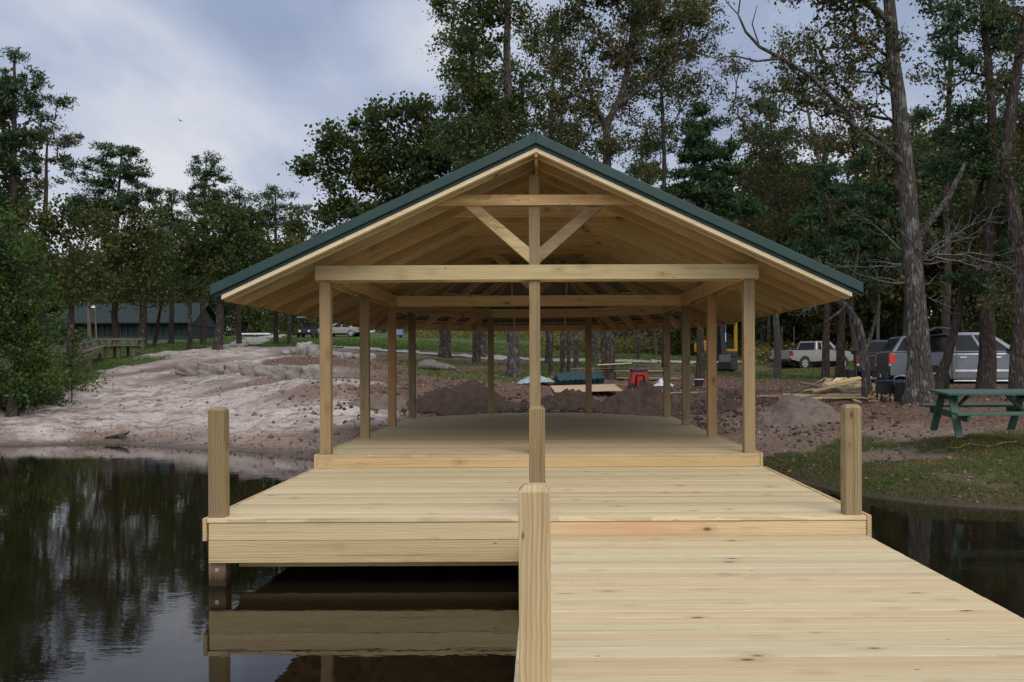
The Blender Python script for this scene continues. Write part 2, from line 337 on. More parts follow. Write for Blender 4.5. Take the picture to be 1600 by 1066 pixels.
def mound(x, y, m): return m[4]*np.exp(-(((x-m[0])/m[2])**2+((y-m[1])/m[3])**2)**1.25)
def H(x, y, detail=True):
    x = np.atleast_1d(np.asarray(x, float)); y = np.atleast_1d(np.asarray(y, float))
    z = Hb(x, y)
    if detail:
        gw = ground_w(x, y); k = dict(zip(KEY, gw.T)); land = np.clip(z*2.2, 0, 1)
        n = fbm(x*.8, y*.8, 4, 1)*.10+fbm(x*3, y*3, 3, 2)*.035
        rd = np.abs(fbm(x*.9+y*.25, y*1.5, 3, 31))          # pushed-up ridges left by the digger
        rough = k['s']*.8+k['r']*.8+k['d']*1.5+k['p']*.5
        z = z+land*(n*rough+(k['s']+.3*k['r'])*(.09-rd*.26)+fbm(x*8, y*8, 3, 3)*.035*(k['s']*.6+k['r']+k['d'])+k['s']*.05*np.sin((x*.55+y*.9+1.5*fbm(x*.3, y*.3, 3, 8))*3.1)*np.clip(fbm(x*.4, y*.4, 2, 12)*3, 0, 1)+fbm(x*.8, y*.8, 4, 4)*.11*(k['g']+k['o']+k['q']))
    return z
def GZ(x, y): return float(H([x], [y])[0])
def G(px, py, D):
    """ground point under the photo pixel column at distance D"""
    p = P(px, py, D); return Vector((p.x, p.y, GZ(p.x, p.y)))
ang = np.concatenate([np.linspace(-180, -46, 40, endpoint=False), np.linspace(-46, 46, 900, endpoint=False), np.linspace(46, 180, 40, endpoint=False)])
dist = np.concatenate([np.linspace(2, 11, 8, endpoint=False), np.geomspace(11, 60, 360, endpoint=False), np.geomspace(60, 900, 90)])
A, Dd = np.meshgrid(np.radians(ang), dist); gx = (np.sin(A)*Dd).ravel(); gy = (np.cos(A)*Dd).ravel()
gz = H(gx, gy); gw = ground_w(gx, gy); gc = gw @ np.array([GC[k] for k in KEY])
gz = np.where(Dd.ravel() > 400, 8, gz)
na, nd = len(ang), len(dist)
ii, jj = np.meshgrid(np.arange(nd-1), np.arange(na), indexing='ij'); j2 = (jj+1) % na
F = np.stack([ii*na+jj, (ii+1)*na+jj, (ii+1)*na+j2, ii*na+j2], -1).reshape(-1, 4)[:, ::-1]
me = smooth(mesh_np('ground', np.stack([gx, gy, gz], 1), F, {'gcol': gc, 'sandy': gw[:, 0]+gw[:, 1], 'grassy': gw[:, KEY.index('g')]+gw[:, KEY.index('o')]+gw[:, KEY.index('q')]}))
m, t = mat('ground')
pos = t.n('ShaderNodeNewGeometry').outputs['Position']
gcol = t.n('ShaderNodeAttribute', attribute_name='gcol').outputs['Color']
sandy = t.n('ShaderNodeAttribute', attribute_name='sandy').outputs['Fac']; grassy = t.n('ShaderNodeAttribute', attribute_name='grassy').outputs['Fac']
b1 = t.noise(pos, .7, 5, .6); b2 = t.noise(pos, 9, 5, .7); b3 = t.noise(pos, 60, 3, .7)
c = t.mix(t.mapr(b1, .35, .65, 0, .55), gcol, t.mix(1.0, gcol, (.70, .62, .58, 1), 'MULTIPLY'))
c = t.mix(t.mapr(b2, .42, .62, 0, 1), c, t.mix(1.0, c, (1.35, 1.3, 1.28, 1), 'MULTIPLY'))
c = t.mix(t.math('MULTIPLY', t.mapr(b3, .5, .68, 0, .7), 1.0), c, t.mix(1.0, c, (.55, .5, .47, 1), 'MULTIPLY'))
str_ = t.noise(t.scale(pos, (1.2, 3.4, 1)), 1.3, 5, .65, 1.2)
c = t.mix(t.math('MULTIPLY', t.mapr(str_, .50, .62, 0, .8), sandy), c, (.15, .10, .075, 1))
bigp = t.noise(t.scale(pos, (.5, 1.1, 1)), .9, 5, .7, .8)
c = t.mix(t.math('MULTIPLY', t.mapr(bigp, .50, .60, 0, .72), sandy), c, (.19, .14, .112, 1))
lv = t.n('ShaderNodeTexVoronoi', {'Vector': pos, 'Scale': 14.0}); lc = t.n('ShaderNodeSeparateColor', {0: lv.outputs['Color']}).outputs
lf = t.math('MULTIPLY', t.math('GREATER_THAN', lc[0], .80), t.math('LESS_THAN', lv.outputs['Distance'], .30))
c = t.mix(t.math('MULTIPLY', lf, t.math('SUBTRACT', 1.0, t.math('MULTIPLY', sandy, .9), clamp=True)), c, t.ramp(lc[1], [(0, (.16, .08, .035)), (.6, (.27, .19, .10)), (1, (.36, .32, .24))]))
pz = t.n('ShaderNodeSeparateXYZ', {0: pos}).outputs[2]
wet = t.mapr(t.math('ADD', pz, t.math('MULTIPLY', b2, .05)), .05, .15, .62, 0)
c = t.mix(wet, c, (.05, .035, .022, 1))
finish(t, **{'Base Color': c, 'Roughness': t.mapr(wet, 0, .6, .95, .45), 'Specular IOR Level': .25, 'Normal': bump(t, t.math('ADD', t.math('MULTIPLY', b2, 1.0), t.math('MULTIPLY', b3, .35)), .7, .06)})
tag(link('ground', me, m), kind='structure')

# water: ripples as real bump on a dark mirror
m, t = mat('pond_water')
pos = t.n('ShaderNodeNewGeometry').outputs['Position']
w1 = t.noise(t.scale(pos, (1, 1.6, 1)), 2.2, 3, .5, .5); w2 = t.noise(t.scale(pos, (1, 2.2, 1)), 9.0, 3, .55, .3)
patch = t.mapr(t.noise(pos, .35, 2, .5), .40, .62)
h = t.math('ADD', t.math('MULTIPLY', w1, .45), t.math('MULTIPLY', t.math('MULTIPLY', w2, patch), .22))
finish(t, **{'Base Color': (.010, .007, .0035, 1), 'Roughness': .012, 'IOR': 1.333, 'Normal': bump(t, h, .048, .05)})
v = [(-300, -200, 0), (300, -200, 0), (300, 30, 0), (-300, 30, 0)]
tag(link('pond_water', mesh_np('pond_water', v, [(0, 1, 2, 3)]), m), kind='structure')

def ribbon(name, pts, w, m, off=.03, n=80):
    pts = [Vector(p) for p in pts]; vs = []; L = [0]
    for a, b in zip(pts, pts[1:]): L.append(L[-1]+(b-a).length)
    for i in range(n+1):
        s = L[-1]*i/n; k = max(j for j in range(len(L)) if L[j] <= s+1e-6); k = min(k, len(pts)-2)
        f = (s-L[k])/(L[k+1]-L[k]); p = pts[k].lerp(pts[k+1], f); d = (pts[k+1]-pts[k]); d.z = 0; d.normalize(); nrm = Vector((-d.y, d.x, 0))
        for q in (-1, -.5, 0, .5, 1):
            qq = p+nrm*q*w/2*(1+.25*math.sin(i*1.7+q*3)*abs(q)); vs.append((qq.x, qq.y, 0))
    vs = np.array(vs); vs[:, 2] = H(vs[:, 0], vs[:, 1])+off
    f = [(i*5+j, i*5+j+1, (i+1)*5+j+1, (i+1)*5+j) for i in range(n) for j in range(4)]
    return tag(link(name, smooth(mesh_np(name, vs, f)), m), kind='structure')
M['gravel'] = plain('pale_gravel', (.33, .30, .27), .95, var=.18, sc=9)
ribbon('gravel_road', [P(500,553,56), P(640,561,52), P(830,563,53), P(1000,561,57), P(1190,559,62), P(1400,556,64), P(1800,560,60)], 2.6, M['gravel'], .05, 220)
ribbon('sand_path', [P(340,546,50), P(385,536,62), P(410,528,80), P(440,522,110)], 2.0, M['gravel'], .05, 120)

# ------------------------------------------------------------ pavilion, platform, dock
CX = -.07
def deckboards(x0, x1, y0, y1, ztop, bw=.1395, gap=.0042, joints=False):
    mb = MB(); y = y0
    while y < y1-.02:
        yy = min(y+bw, y1); dz = random.uniform(-.0015, .0015)
        xs = [x0, x1]
        if joints and random.random() < .5: xs = [x0, x0+(x1-x0)*random.choice((.35, .5, .62)), x1]
        for a, b in zip(xs, xs[1:]): mb.b2(a+(.001 if a != x0 else random.uniform(0, .003)), b-.001, y, yy, ztop-.038+dz, ztop+dz)
        y = yy+gap*random.choice((.7, 1, 1, 1.5, 2.6))
    return mb
ZD, ZP, ZV = .428, .594, .766     # dock, platform, pavilion floors
dock = empty('dock', (1.3, 0, ZD), label='low plank dock of pale new boards leading to the stepped platform', cat='dock')
DL, DR = -.144, 2.80
dx_ = (1.3, 0, ZD)
def kid(mb, name, m, par, bev=0): 
    o = mb.build(name, m, par, bev); o.matrix_parent_inverse = par.matrix_basis.inverted(); return o
kid(deckboards(DL, DR, -4, 8.02, ZD), 'deck_boards', M['deck'], dock, .0045)
kid(MB().b2(DL+.005, DL+.043, -4, 8.02, ZD-.235, ZD-.040), 'edge_board', M['pine'], dock, .003)
kid(MB().b2(DR-.043, DR-.005, -4, 8.02, ZD-.235, ZD-.040), 'edge_board', M['pine'], dock, .003)
for i in range(5): 
    x = DL+.35+i*.56; kid(MB().b2(x, x+.038, -4, 8.0, ZD-.235, ZD-.041), 'joist', M['pine'], dock)
for y in (1.2, 4.13): kid(MB().post(2.7, y, -1.6, ZD-.25, .14), 'piling', M['pile'], dock)
kid(MB().post(-.04, 1.0, -1.6, ZD-.25, .14), 'piling', M['pile'], dock)
p = MB().post(-.039, 4.13, ZD-.9, ZD+.962, .14, .028, rnd=.62); kid(p, 'mooring_post', wood('near_post', (.54, .445, .28), (.35, .275, .155), (.50, .30, .17), .7, .25, pinkness=.3), dock, .0025)

plat = empty('platform', (0, 9.9, ZP), label='wide wooden platform one step above the dock, over the water', cat='platform')
PL0, PL1 = -2.915, 2.80
kid(deckboards(PL0, PL1, 8.035, 11.88, ZP, joints=False), 'deck_boards', M['deck'], plat, .0045)
kid(MB().b2(PL0+.012, PL1-.0, 8.045, 8.083, .402, .553, rnd=.5), 'fascia_board', wood('pink_streaked_fascia', (.66, .55, .34), (.50, .38, .21), (.60, .36, .22), .45, 0, pinkness=.8), plat, .003)
kid(MB().b2(PL0+.012, DL-.004, 8.040, 8.078, .208, .398, rnd=.2), 'fascia_board', M['pine'], plat, .003)
kid(MB().b2(PL0+.19, DL+.4, 8.30, 8.338, .12, .31), 'support_beam', M['rafter'], plat)
kid(MB().b2(PL0-.036, PL0-.003, 8.03, 11.85, .40, .596), 'side_board', M['pine'], plat, .003)
kid(MB().b2(PL1+.003, PL1+.040, 8.03, 11.85, .40, .600), 'side_board', M['pine'], plat, .003)
for i in range(10): x = PL0+.3+i*.57; kid(MB().b2(x, x+.038, 8.36, 11.8, .36, .553), 'joist', M['pine'], plat)
for x in (-2.845, 2.70):
    for y in (8.16, 11.6): kid(MB().post(x, y, -1.6, .39, .15), 'piling', M['pile'], plat, .004)
bolt = MB()
bolt.cyl((-2.845, 8.087, .14), (-2.845, 8.078, .14), .018, n=10); kid(bolt, 'bolt', M['steel'], plat)
for x, r, wd in ((-2.845, .05, 'post'), (-.052, .97, 'post'), (2.70, .4, 'post')):
    kid(MB().post(x, 8.14, ZP, 1.555, .14, .026, rnd=r), 'mooring_post', M[wd], plat, .0022)

pav = empty('pavilion', (CX, 15, ZV), label='open timber pavilion with green metal gable roof and hipped rear', cat='pavilion')
YF = 11.88; YH = 18.77; HP = 2.73; OC = HP*math.tan(R(22.5))
# floor: rectangle that ends in a half octagon
mb = MB(); y = YF
while y < YH+HP+.12:
    yy = y+.1395; ym = (y+yy)/2; hw = 2.845
    if ym > YH+OC+.05: hw = 2.845-(ym-YH-OC-.05)
    mb.b2(CX-hw, CX+hw, y, yy, ZV-.038+random.uniform(-.0015, .0015), ZV); y = yy+.0035
kid(mb, 'deck_boards', M['deck'], pav)
kid(MB().b2(PL0+.02, 2.775, YF-.006, YF+.03, ZP+.004, ZV-.041, rnd=.8), 'fascia_board', M['pine'], pav, .003)
for a, b in ((PL0-.016, PL0+.017), (2.779, 2.812)): kid(MB().b2(a, b, YF-.01, YH+OC, ZP-.10, ZV+.004), 'side_board', M['pine'], pav, .003)
a = 2.80; cnr = [(CX-a, YH+OC), (CX-OC, YH+a), (CX+OC, YH+a), (CX+a, YH+OC)]
for p0, p1 in zip(cnr, cnr[1:]): kid(MB().beam((*p0, ZV-.14), (*p1, ZV-.14), .038, .19), 'side_board', M['pine'], pav)
ZB0, ZB1 = 2.99, 3.185
ys = (12.0, 14.62, 17.25, YH+OC)
def pst(x, y, z0, z1, m='post'): kid(MB().post(x, y, z0, z1, .14), 'post', M[m], pav, .004)
M['post_or'] = wood('orange_post', (.50, .34, .18), (.32, .20, .10), (.42, .22, .11), .5, .3)
for k, y in enumerate(ys):
    for s in (-1, 1): pst(CX+s*HP, y, ZV, 3.16, 'post_or' if (k, s) in ((2, -1), (1, 1)) else 'post')
for s in (-1, 1): pst(CX+s*OC, YH+HP, ZV, 3.16)
kid(MB().post(CX-.03, 12.0, ZV, 4.36, .14, rnd=.1), 'king_post', M['post'], pav, .004)
kid(MB().post(CX-.03, ys[2], ZB1, 4.4, .14), 'king_post', M['post'], pav)
# headers and plates
kid(MB().b2(CX-2.845, CX+2.845, 11.885, 11.925, ZB0+.012, ZB1+.005, rnd=.3), 'header_beam', M['pine'], pav, .003)
kid(MB().b2(CX-2.80, CX+2.80, 12.075, 12.113, ZB0, ZB1), 'header_beam', M['rafter'], pav)
kid(MB().b2(CX-HP-.07, CX+HP+.07, ys[2]-.11, ys[2]-.072, ZB0, ZB1), 'tie_beam', M['rafter'], pav, .003)
kid(MB().b2(CX-HP-.07, CX+HP+.07, ys[2]+.072, ys[2]+.11, ZB0, ZB1), 'tie_beam', M['rafter'], pav)
for s in (-1, 1):
    for dx in (-.092, .092):
        x = CX+s*HP+dx; kid(MB().b2(x-.019, x+.019, 11.93, YH+OC+.05, ZB0, ZB1), 'side_beam', M['rafter'], pav)
oc = [(CX-HP, YH+OC), (CX-OC, YH+HP), (CX+OC, YH+HP), (CX+HP, YH+OC)]
for p0, p1 in zip(oc, oc[1:]):
    d = (Vector(p1)-Vector(p0)).normalized(); nn_ = Vector((-d.y, d.x))
    for q in (-.092, .092):
        kid(MB().beam((p0[0]+nn_.x*q, p0[1]+nn_.y*q, (ZB0+ZB1)/2), (p1[0]+nn_.x*q, p1[1]+nn_.y*q, (ZB0+ZB1)/2), .038, .195), 'rear_beam', M['rafter'], pav)
# roof geometry: underside of rafters z = ZR - SL*dist
SL = .463; ZR = 3.19+2.8*SL; TAIL = 3.84; EAVE = 3.96; YR0 = 11.42
TH = math.atan(SL); RD = .14; TOP = RD/math.cos(TH)
def under(d): return ZR-SL*d
def rafter(a2, b2, name='rafter'):
    """a2, b2 = (x, y, dist): from ridge/hip to tail, plumb-cut ends"""
    a = Vector((a2[0], a2[1], 0)); b = Vector((b2[0], b2[1], 0)); d = (b-a).normalized(); n = Vector((-d.y, d.x, 0))*.019; vs = []; gr = []
    L = (b-a).length
    for p, dd, l in ((a, a2[2], 0), (b, b2[2], L)):
        for sgn in (-1, 1):
            for h in (0, TOP): vs.append((p.x+n.x*sgn, p.y+n.y*sgn, under(dd)+h)); gr.append((l, h, sgn*.02))
    kid(MB().add(vs, [(0, 1, 3, 2), (4, 6, 7, 5), (0, 4, 5, 1), (2, 3, 7, 6), (0, 2, 6, 4), (1, 5, 7, 3)], gr), name, M['rafter'], pav)
kid(MB().b2(CX-.019, CX+.019, 11.5, YH, ZR-.04, ZR+TOP-.005), 'ridge_board', M['rafter'], pav)
yr = 11.56; ry = []
while yr < YH-.05: ry.append(yr); yr += .61
for i, y in enumerate(ry+[YH]):
    for s in (-1, 1): rafter((CX+s*.022, y, .022), (CX+s*TAIL, y, TAIL))
    if 0 < i and y < YH-.3 and abs(y-ys[2]) > .2:
        zt = 3.955; hw = (ZR-zt)/SL+.06; yy = y+.039
        if i == 1: continue
        kid(MB().b2(CX-hw, CX+hw, yy-.019, yy+.019, zt, zt+.14), 'collar_tie', M['rafter'], pav)
for y, nm in ((11.885, 'collar_tie'), (ys[2]-.11, 'collar_tie')):
    z0, z1 = 3.955, 4.088; h0, h1 = (ZR-z0)/SL+.13, (ZR-z1)/SL+.13
    kid(MB().prism([(CX-h0, z0), (CX+h0, z0), (CX+h1, z1), (CX-h1, z1)], 'y', y, y+.038), nm, M['rafter'], pav, .002)
for y in (12.0, ys[2]):
    for s in (-1, 1):
        x0, z0, x1, z1 = CX-.03+s*.068, 3.24, CX-.03+s*.80, 3.955; e = .09
        kid(MB().prism([(x0, z0-.02), (x0, z0+.18), (x1-s*.10, z1), (x1+s*.10, z1)], 'y', y-.069, y+.069, rnd=.1 if s > 0 else .6), 'brace', M['post'] if s > 0 else M['pine'], pav, .003)
# rear hip: three faces at distance measured from the hip apex (CX, YH)
for fi, an in enumerate((135, 90, 45)):
    u = Vector((math.cos(R(an)), math.sin(R(an)), 0)); tt = Vector((-u.y, u.x, 0)); half = math.tan(R(22.5))
    for k in (-2, -1, 0, 1, 2):
        off = k*.61; d0 = max(.08, abs(off)/half)
        if d0 > 3.6: continue
        a = Vector((CX, YH, 0))+u*d0+tt*off; b = Vector((CX, YH, 0))+u*TAIL+tt*off
        rafter((a.x, a.y, d0), (b.x, b.y, TAIL), 'jack_rafter')
for an in (157.5, 112.5, 67.5, 22.5):
    c8 = math.cos(R(22.5)); u = Vector((math.cos(R(an)), math.sin(R(an)), 0)); b = Vector((CX, YH, 0))+u*TAIL/c8
    rafter((CX+u.x*.06, YH+u.y*.06, .06), (b.x, b.y, TAIL), 'hip_rafter')
# side faces between YH and the hip line too
for s in (-1, 1):
    for k in (1, 2):
        off = k*.61; d0 = off/math.tan(R(22.5)); rafter((CX+s*d0, YH+off, d0), (CX+s*TAIL, YH+off, TAIL), 'jack_rafter')
TH8 = math.tan(R(22.5))
def ring(d, z, front):
    return [(CX-d, front, z), (CX-d, YH+d*TH8, z), (CX-d*TH8, YH+d, z), (CX+d*TH8, YH+d, z), (CX+d, YH+d*TH8, z), (CX+d, front, z)]
# eave fascia, purlins
for p0, p1 in zip(ring(TAIL+.02, 0, 11.5), ring(TAIL+.02, 0, 11.5)[1:]):
    z = under(TAIL)+.075; kid(MB().beam((p0[0], p0[1], z), (p1[0], p1[1], z), .036, .14), 'eave_board', M['rafter'], pav)
for i in range(7):
    d = .16+i*.60; mb = MB(); z = under(d)+TOP+.017
    if d > EAVE-.1: break
    r = ring(d, z, 11.44)
    for p0, p1 in zip(r, r[1:]): mb.beam(p0, p1, .085, .036, up=(0, 0, 1))
    kid(mb, 'purlin', M['rafter'], pav)
# metal roofing: ribbed sheets, bare underside, painted top
def sheet(z_off, m, name, rib):
    vs = []; fs = []
    def strip(pa, pb, qa, qb):           # eave edge pa-pb, top edge qa-qb
        L = (Vector(pb)-Vector(pa)).length; n = max(2, int(L/.0762)); b = len(vs)
        for i in range(n+1):
            e = Vector(pa).lerp(Vector(pb), i/n); q = Vector(qa).lerp(Vector(qb), i/n); h = rib if i % 3 == 0 else 0
            vs.append((e.x, e.y, e.z+h)); vs.append((q.x, q.y, q.z+h))
        for i in range(n): fs.append((b+2*i, b+2*i+2, b+2*i+3, b+2*i+1))
    zt = lambda d: ZR+TOP+.037+z_off-SL*d
    r = ring(EAVE, zt(EAVE), YR0); q0 = (CX, YR0, zt(0)); q1 = (CX, YH, zt(0))
    strip(r[1], r[0], q1, q0); strip(r[5], r[4], q0, q1)
    for k in (1, 2, 3): strip(r[k], r[k+1], q1, q1)
    strip(r[4], r[4], q1, q1) if False else None
    # the narrow triangles between the ridge end and the hip corners
    o = link(name, mesh_np(name, vs, fs), m, pav); o.matrix_parent_inverse = pav.matrix_basis.inverted(); return o
def sheet_faces():
    sheet(0, M['galv'], 'roof_underside', .012); sheet(.006, M['green_metal'], 'roof_panel', .016)
sheet_faces()
zt = ZR+TOP+.05
for s in (-1, 1):       # rake trim, its dark lower lip and the pale lath below
    e = EAVE+.02; f = lambda x, d: (CX+s*x, zt-SL*x+d)
    def rk(name, y0, y1, d0, d1, m, x1=e, bev=0, x0=.0):
        kid(MB().prism([f(x0, d0), f(x1, d0), f(x1, d1), f(x0, d1)], 'y', y0, y1, rnd=.5), name, m, pav, bev)
    rk('rake_trim', 11.30, 11.46, -.078, .045, M['green_metal'], bev=.006)
    rk('rake_lip', 11.345, 11.455, -.120, -.081, M['green_metal'], EAVE-.02, 0)
    rk('rake_lath', 11.355, 11.455, -.178, -.124, M['trim'], EAVE-.10, .002)
kid(MB().prism([(CX-.16, zt-.03), (CX, zt+.055), (CX+.16, zt-.03), (CX+.16, zt-.02), (CX, zt+.068), (CX-.16, zt-.02)], 'y', 11.32, YH), 'ridge_cap', M['green_metal'], pav)
kid(MB().b2(CX-.02, CX+.02, 11.37, 11.54, ZR-.03, ZR+TOP-.04), 'ridge_end', M['post_or'], pav)
# ------------------------------------------------------------ trees
def tube_mesh(segs, n=6):
    """segs: list of (p0, p1, r0, r1) -> vertices, quads"""
    p0 = np.array([s[0] for s in segs]); p1 = np.array([s[1] for s in segs]); r0 = np.array([s[2] for s in segs]); r1 = np.array([s[3] for s in segs])
    d = p1-p0; L = np.linalg.norm(d, axis=1, keepdims=True)+1e-9; d = d/L
    ref = np.where(np.abs(d[:, 2:3]) > .9, np.array([[1., 0, 0]]), np.array([[0, 0, 1.]]))
    a = np.cross(d, ref); a /= np.linalg.norm(a, axis=1, keepdims=True); b = np.cross(d, a)
    th = np.arange(n)/n*2*np.pi; c, s = np.cos(th), np.sin(th)
    off = a[:, None, :]*c[None, :, None]+b[:, None, :]*s[None, :, None]
    v0 = p0[:, None]+off*r0[:, None, None]; v1 = p1[:, None]+off*r1[:, None, None]
    v = np.concatenate([v0, v1], 1).reshape(-1, 3)
    base = np.arange(len(segs))[:, None]*2*n; i = np.arange(n)[None]; j = (i+1) % n
    return v, np.stack([base+i, base+j, base+n+j, base+n+i], -1).reshape(-1, 4)
def leaves(c, sig, n, size, style='leaf', rs=None):
    """c (k,3) cluster centres, sig (k,) radii, n leaves per cluster"""
    rs = rs or rng; k = len(c); N = k*n
    cc = np.repeat(c, n, 0); ss = np.repeat(sig, n)[:, None]
    u = rs.normal(size=(N, 3)); u /= np.linalg.norm(u, axis=1, keepdims=True)
    rad = rs.random((N, 1))**.5
    if style == 'needle':
        o = (u*rad*.75+rs.normal(size=(N, 3))*.22)*ss*np.array([1.05, 1.05, .6]); p = cc+o; d = u*.6+rs.normal(size=(N, 3))*.55+np.array([0, 0, .25])
    else:
        o = rs.normal(size=(N, 3))*ss*np.array([.50, .50, .42]); p = cc+o; d = rs.normal(size=(N, 3))+np.array([0, 0, -.3])
    d /= np.linalg.norm(d, axis=1, keepdims=True)
    e = np.cross(d, rs.normal(size=(N, 3))); e /= np.linalg.norm(e, axis=1, keepdims=True)
    sz = size*(.45+.9*rs.random((N, 1))**1.5)
    w = .125 if style == 'needle' else .36
    v = np.stack([p-d*sz*.5, p+e*sz*w, p+d*sz*.5, p-e*sz*w], 1).reshape(-1, 3)
    f = np.arange(N*4).reshape(-1, 4)
    cr = np.repeat(rs.normal(size=k)*.13, n)
    r = np.clip(rs.random(N)*.62+.19+cr+rs.normal(size=N)*.06, 0, 1)
    return v, f, np.repeat(r, 4)
def grow(trunk, rads, clusters, rs, jit=.12, tip=.012, droop=0.0, power=2.3):
    """connect leaf clusters to the trunk by branches; radii from the number of tips carried"""
    nodes = []; par = []; buf = np.zeros((len(trunk)+len(clusters)*12+50, 3)); cnt = 0
    for i, p in enumerate(trunk): nodes.append(np.array(p)); par.append(i-1); buf[cnt] = p; cnt += 1
    nt = len(nodes); carry = [0]*nt
    tz = np.array([p[2] for p in trunk]); axis = np.array(trunk)
    dd = np.array([np.min(np.linalg.norm(axis-c, axis=1)) for c in clusters]) if len(clusters) else []
    for ci in np.argsort(dd):
        c = clusters[ci]; A = buf[:cnt]; v = c-A; L = np.linalg.norm(v, axis=1)+1e-6
        pen = L*(1+1.2*np.clip(.25-v[:, 2]/L, 0, 2))
        pen[:nt] *= 1.08
        low = A[:, 2] < tz[0]+(tz[-1]-tz[0])*.12; pen[low] += 50
        k = int(np.argmin(pen)); a = A[k]; n = min(10, max(2, int(L[k]/.9)+1)); prev = k; a = a.copy()
        side = rs.normal(size=3)*L[k]*jit; mid = np.array([0, 0, -droop*L[k]])
        for q in range(1, n+1):
            f = q/n; p = a+(c-a)*f+(side+mid)*math.sin(math.pi*f)+(rs.normal(size=3)*L[k]*.03 if q < n else 0)
            nodes.append(p); buf[cnt] = p; cnt += 1; par.append(prev); carry.append(0); prev = len(nodes)-1
        carry[prev] = 1
    for i in range(len(nodes)-1, nt-1, -1): carry[par[i]] += carry[i]
    segs = []
    for i in range(nt, len(nodes)):
        r1 = tip*max(1, carry[i])**(1/power); p = par[i]
        r0 = tip*max(1, carry[p])**(1/power) if p >= nt else min(r1*1.25, rads[p])
        segs.append((nodes[p], nodes[i], min(r0, r1*1.35), r1))
    return segs, nodes
TREE_N = 0; CDM = 3.0
def poly_tube(P_, R_, n=10):
    """one continuous tapering tube along a polyline"""
    P_ = np.array(P_, float); R_ = np.array(R_, float); T = np.gradient(P_, axis=0); T /= np.linalg.norm(T, axis=1, keepdims=True)
    a = np.cross(T, np.array([[.0, 1., .0]])); a /= np.linalg.norm(a, axis=1, keepdims=True); b_ = np.cross(T, a)
    th = np.arange(n)/n*2*np.pi; k = len(P_)
    lob = 1+.07*np.sin(3*th+1)[None]*np.linspace(1.6, .4, k)[:, None]+.04*np.sin(5*th)[None]
    v = P_[:, None]+(a[:, None]*np.cos(th)[None, :, None]+b_[:, None]*np.sin(th)[None, :, None])*(R_[:, None]*lob)[..., None]
    i, j = np.meshgrid(np.arange(k-1), np.arange(n), indexing='ij'); j2 = (j+1) % n
    return v.reshape(-1, 3), np.stack([i*n+j, i*n+j2, (i+1)*n+j2, (i+1)*n+j], -1).reshape(-1, 4)
def dens(poly, step):
    """resample a polyline (x,y,z,r) with a slight natural wobble"""
    out = [poly[0]]
    for a, b in zip(poly, poly[1:]):
        L = math.dist(a[:3], b[:3]); n = max(1, int(L/step))
        for i in range(1, n+1): f = i/n; out.append(tuple(a[k]+(b[k]-a[k])*f+((random.uniform(-1, 1)*.25*a[3]) if k < 2 and i < n else 0) for k in range(4)))
    return out
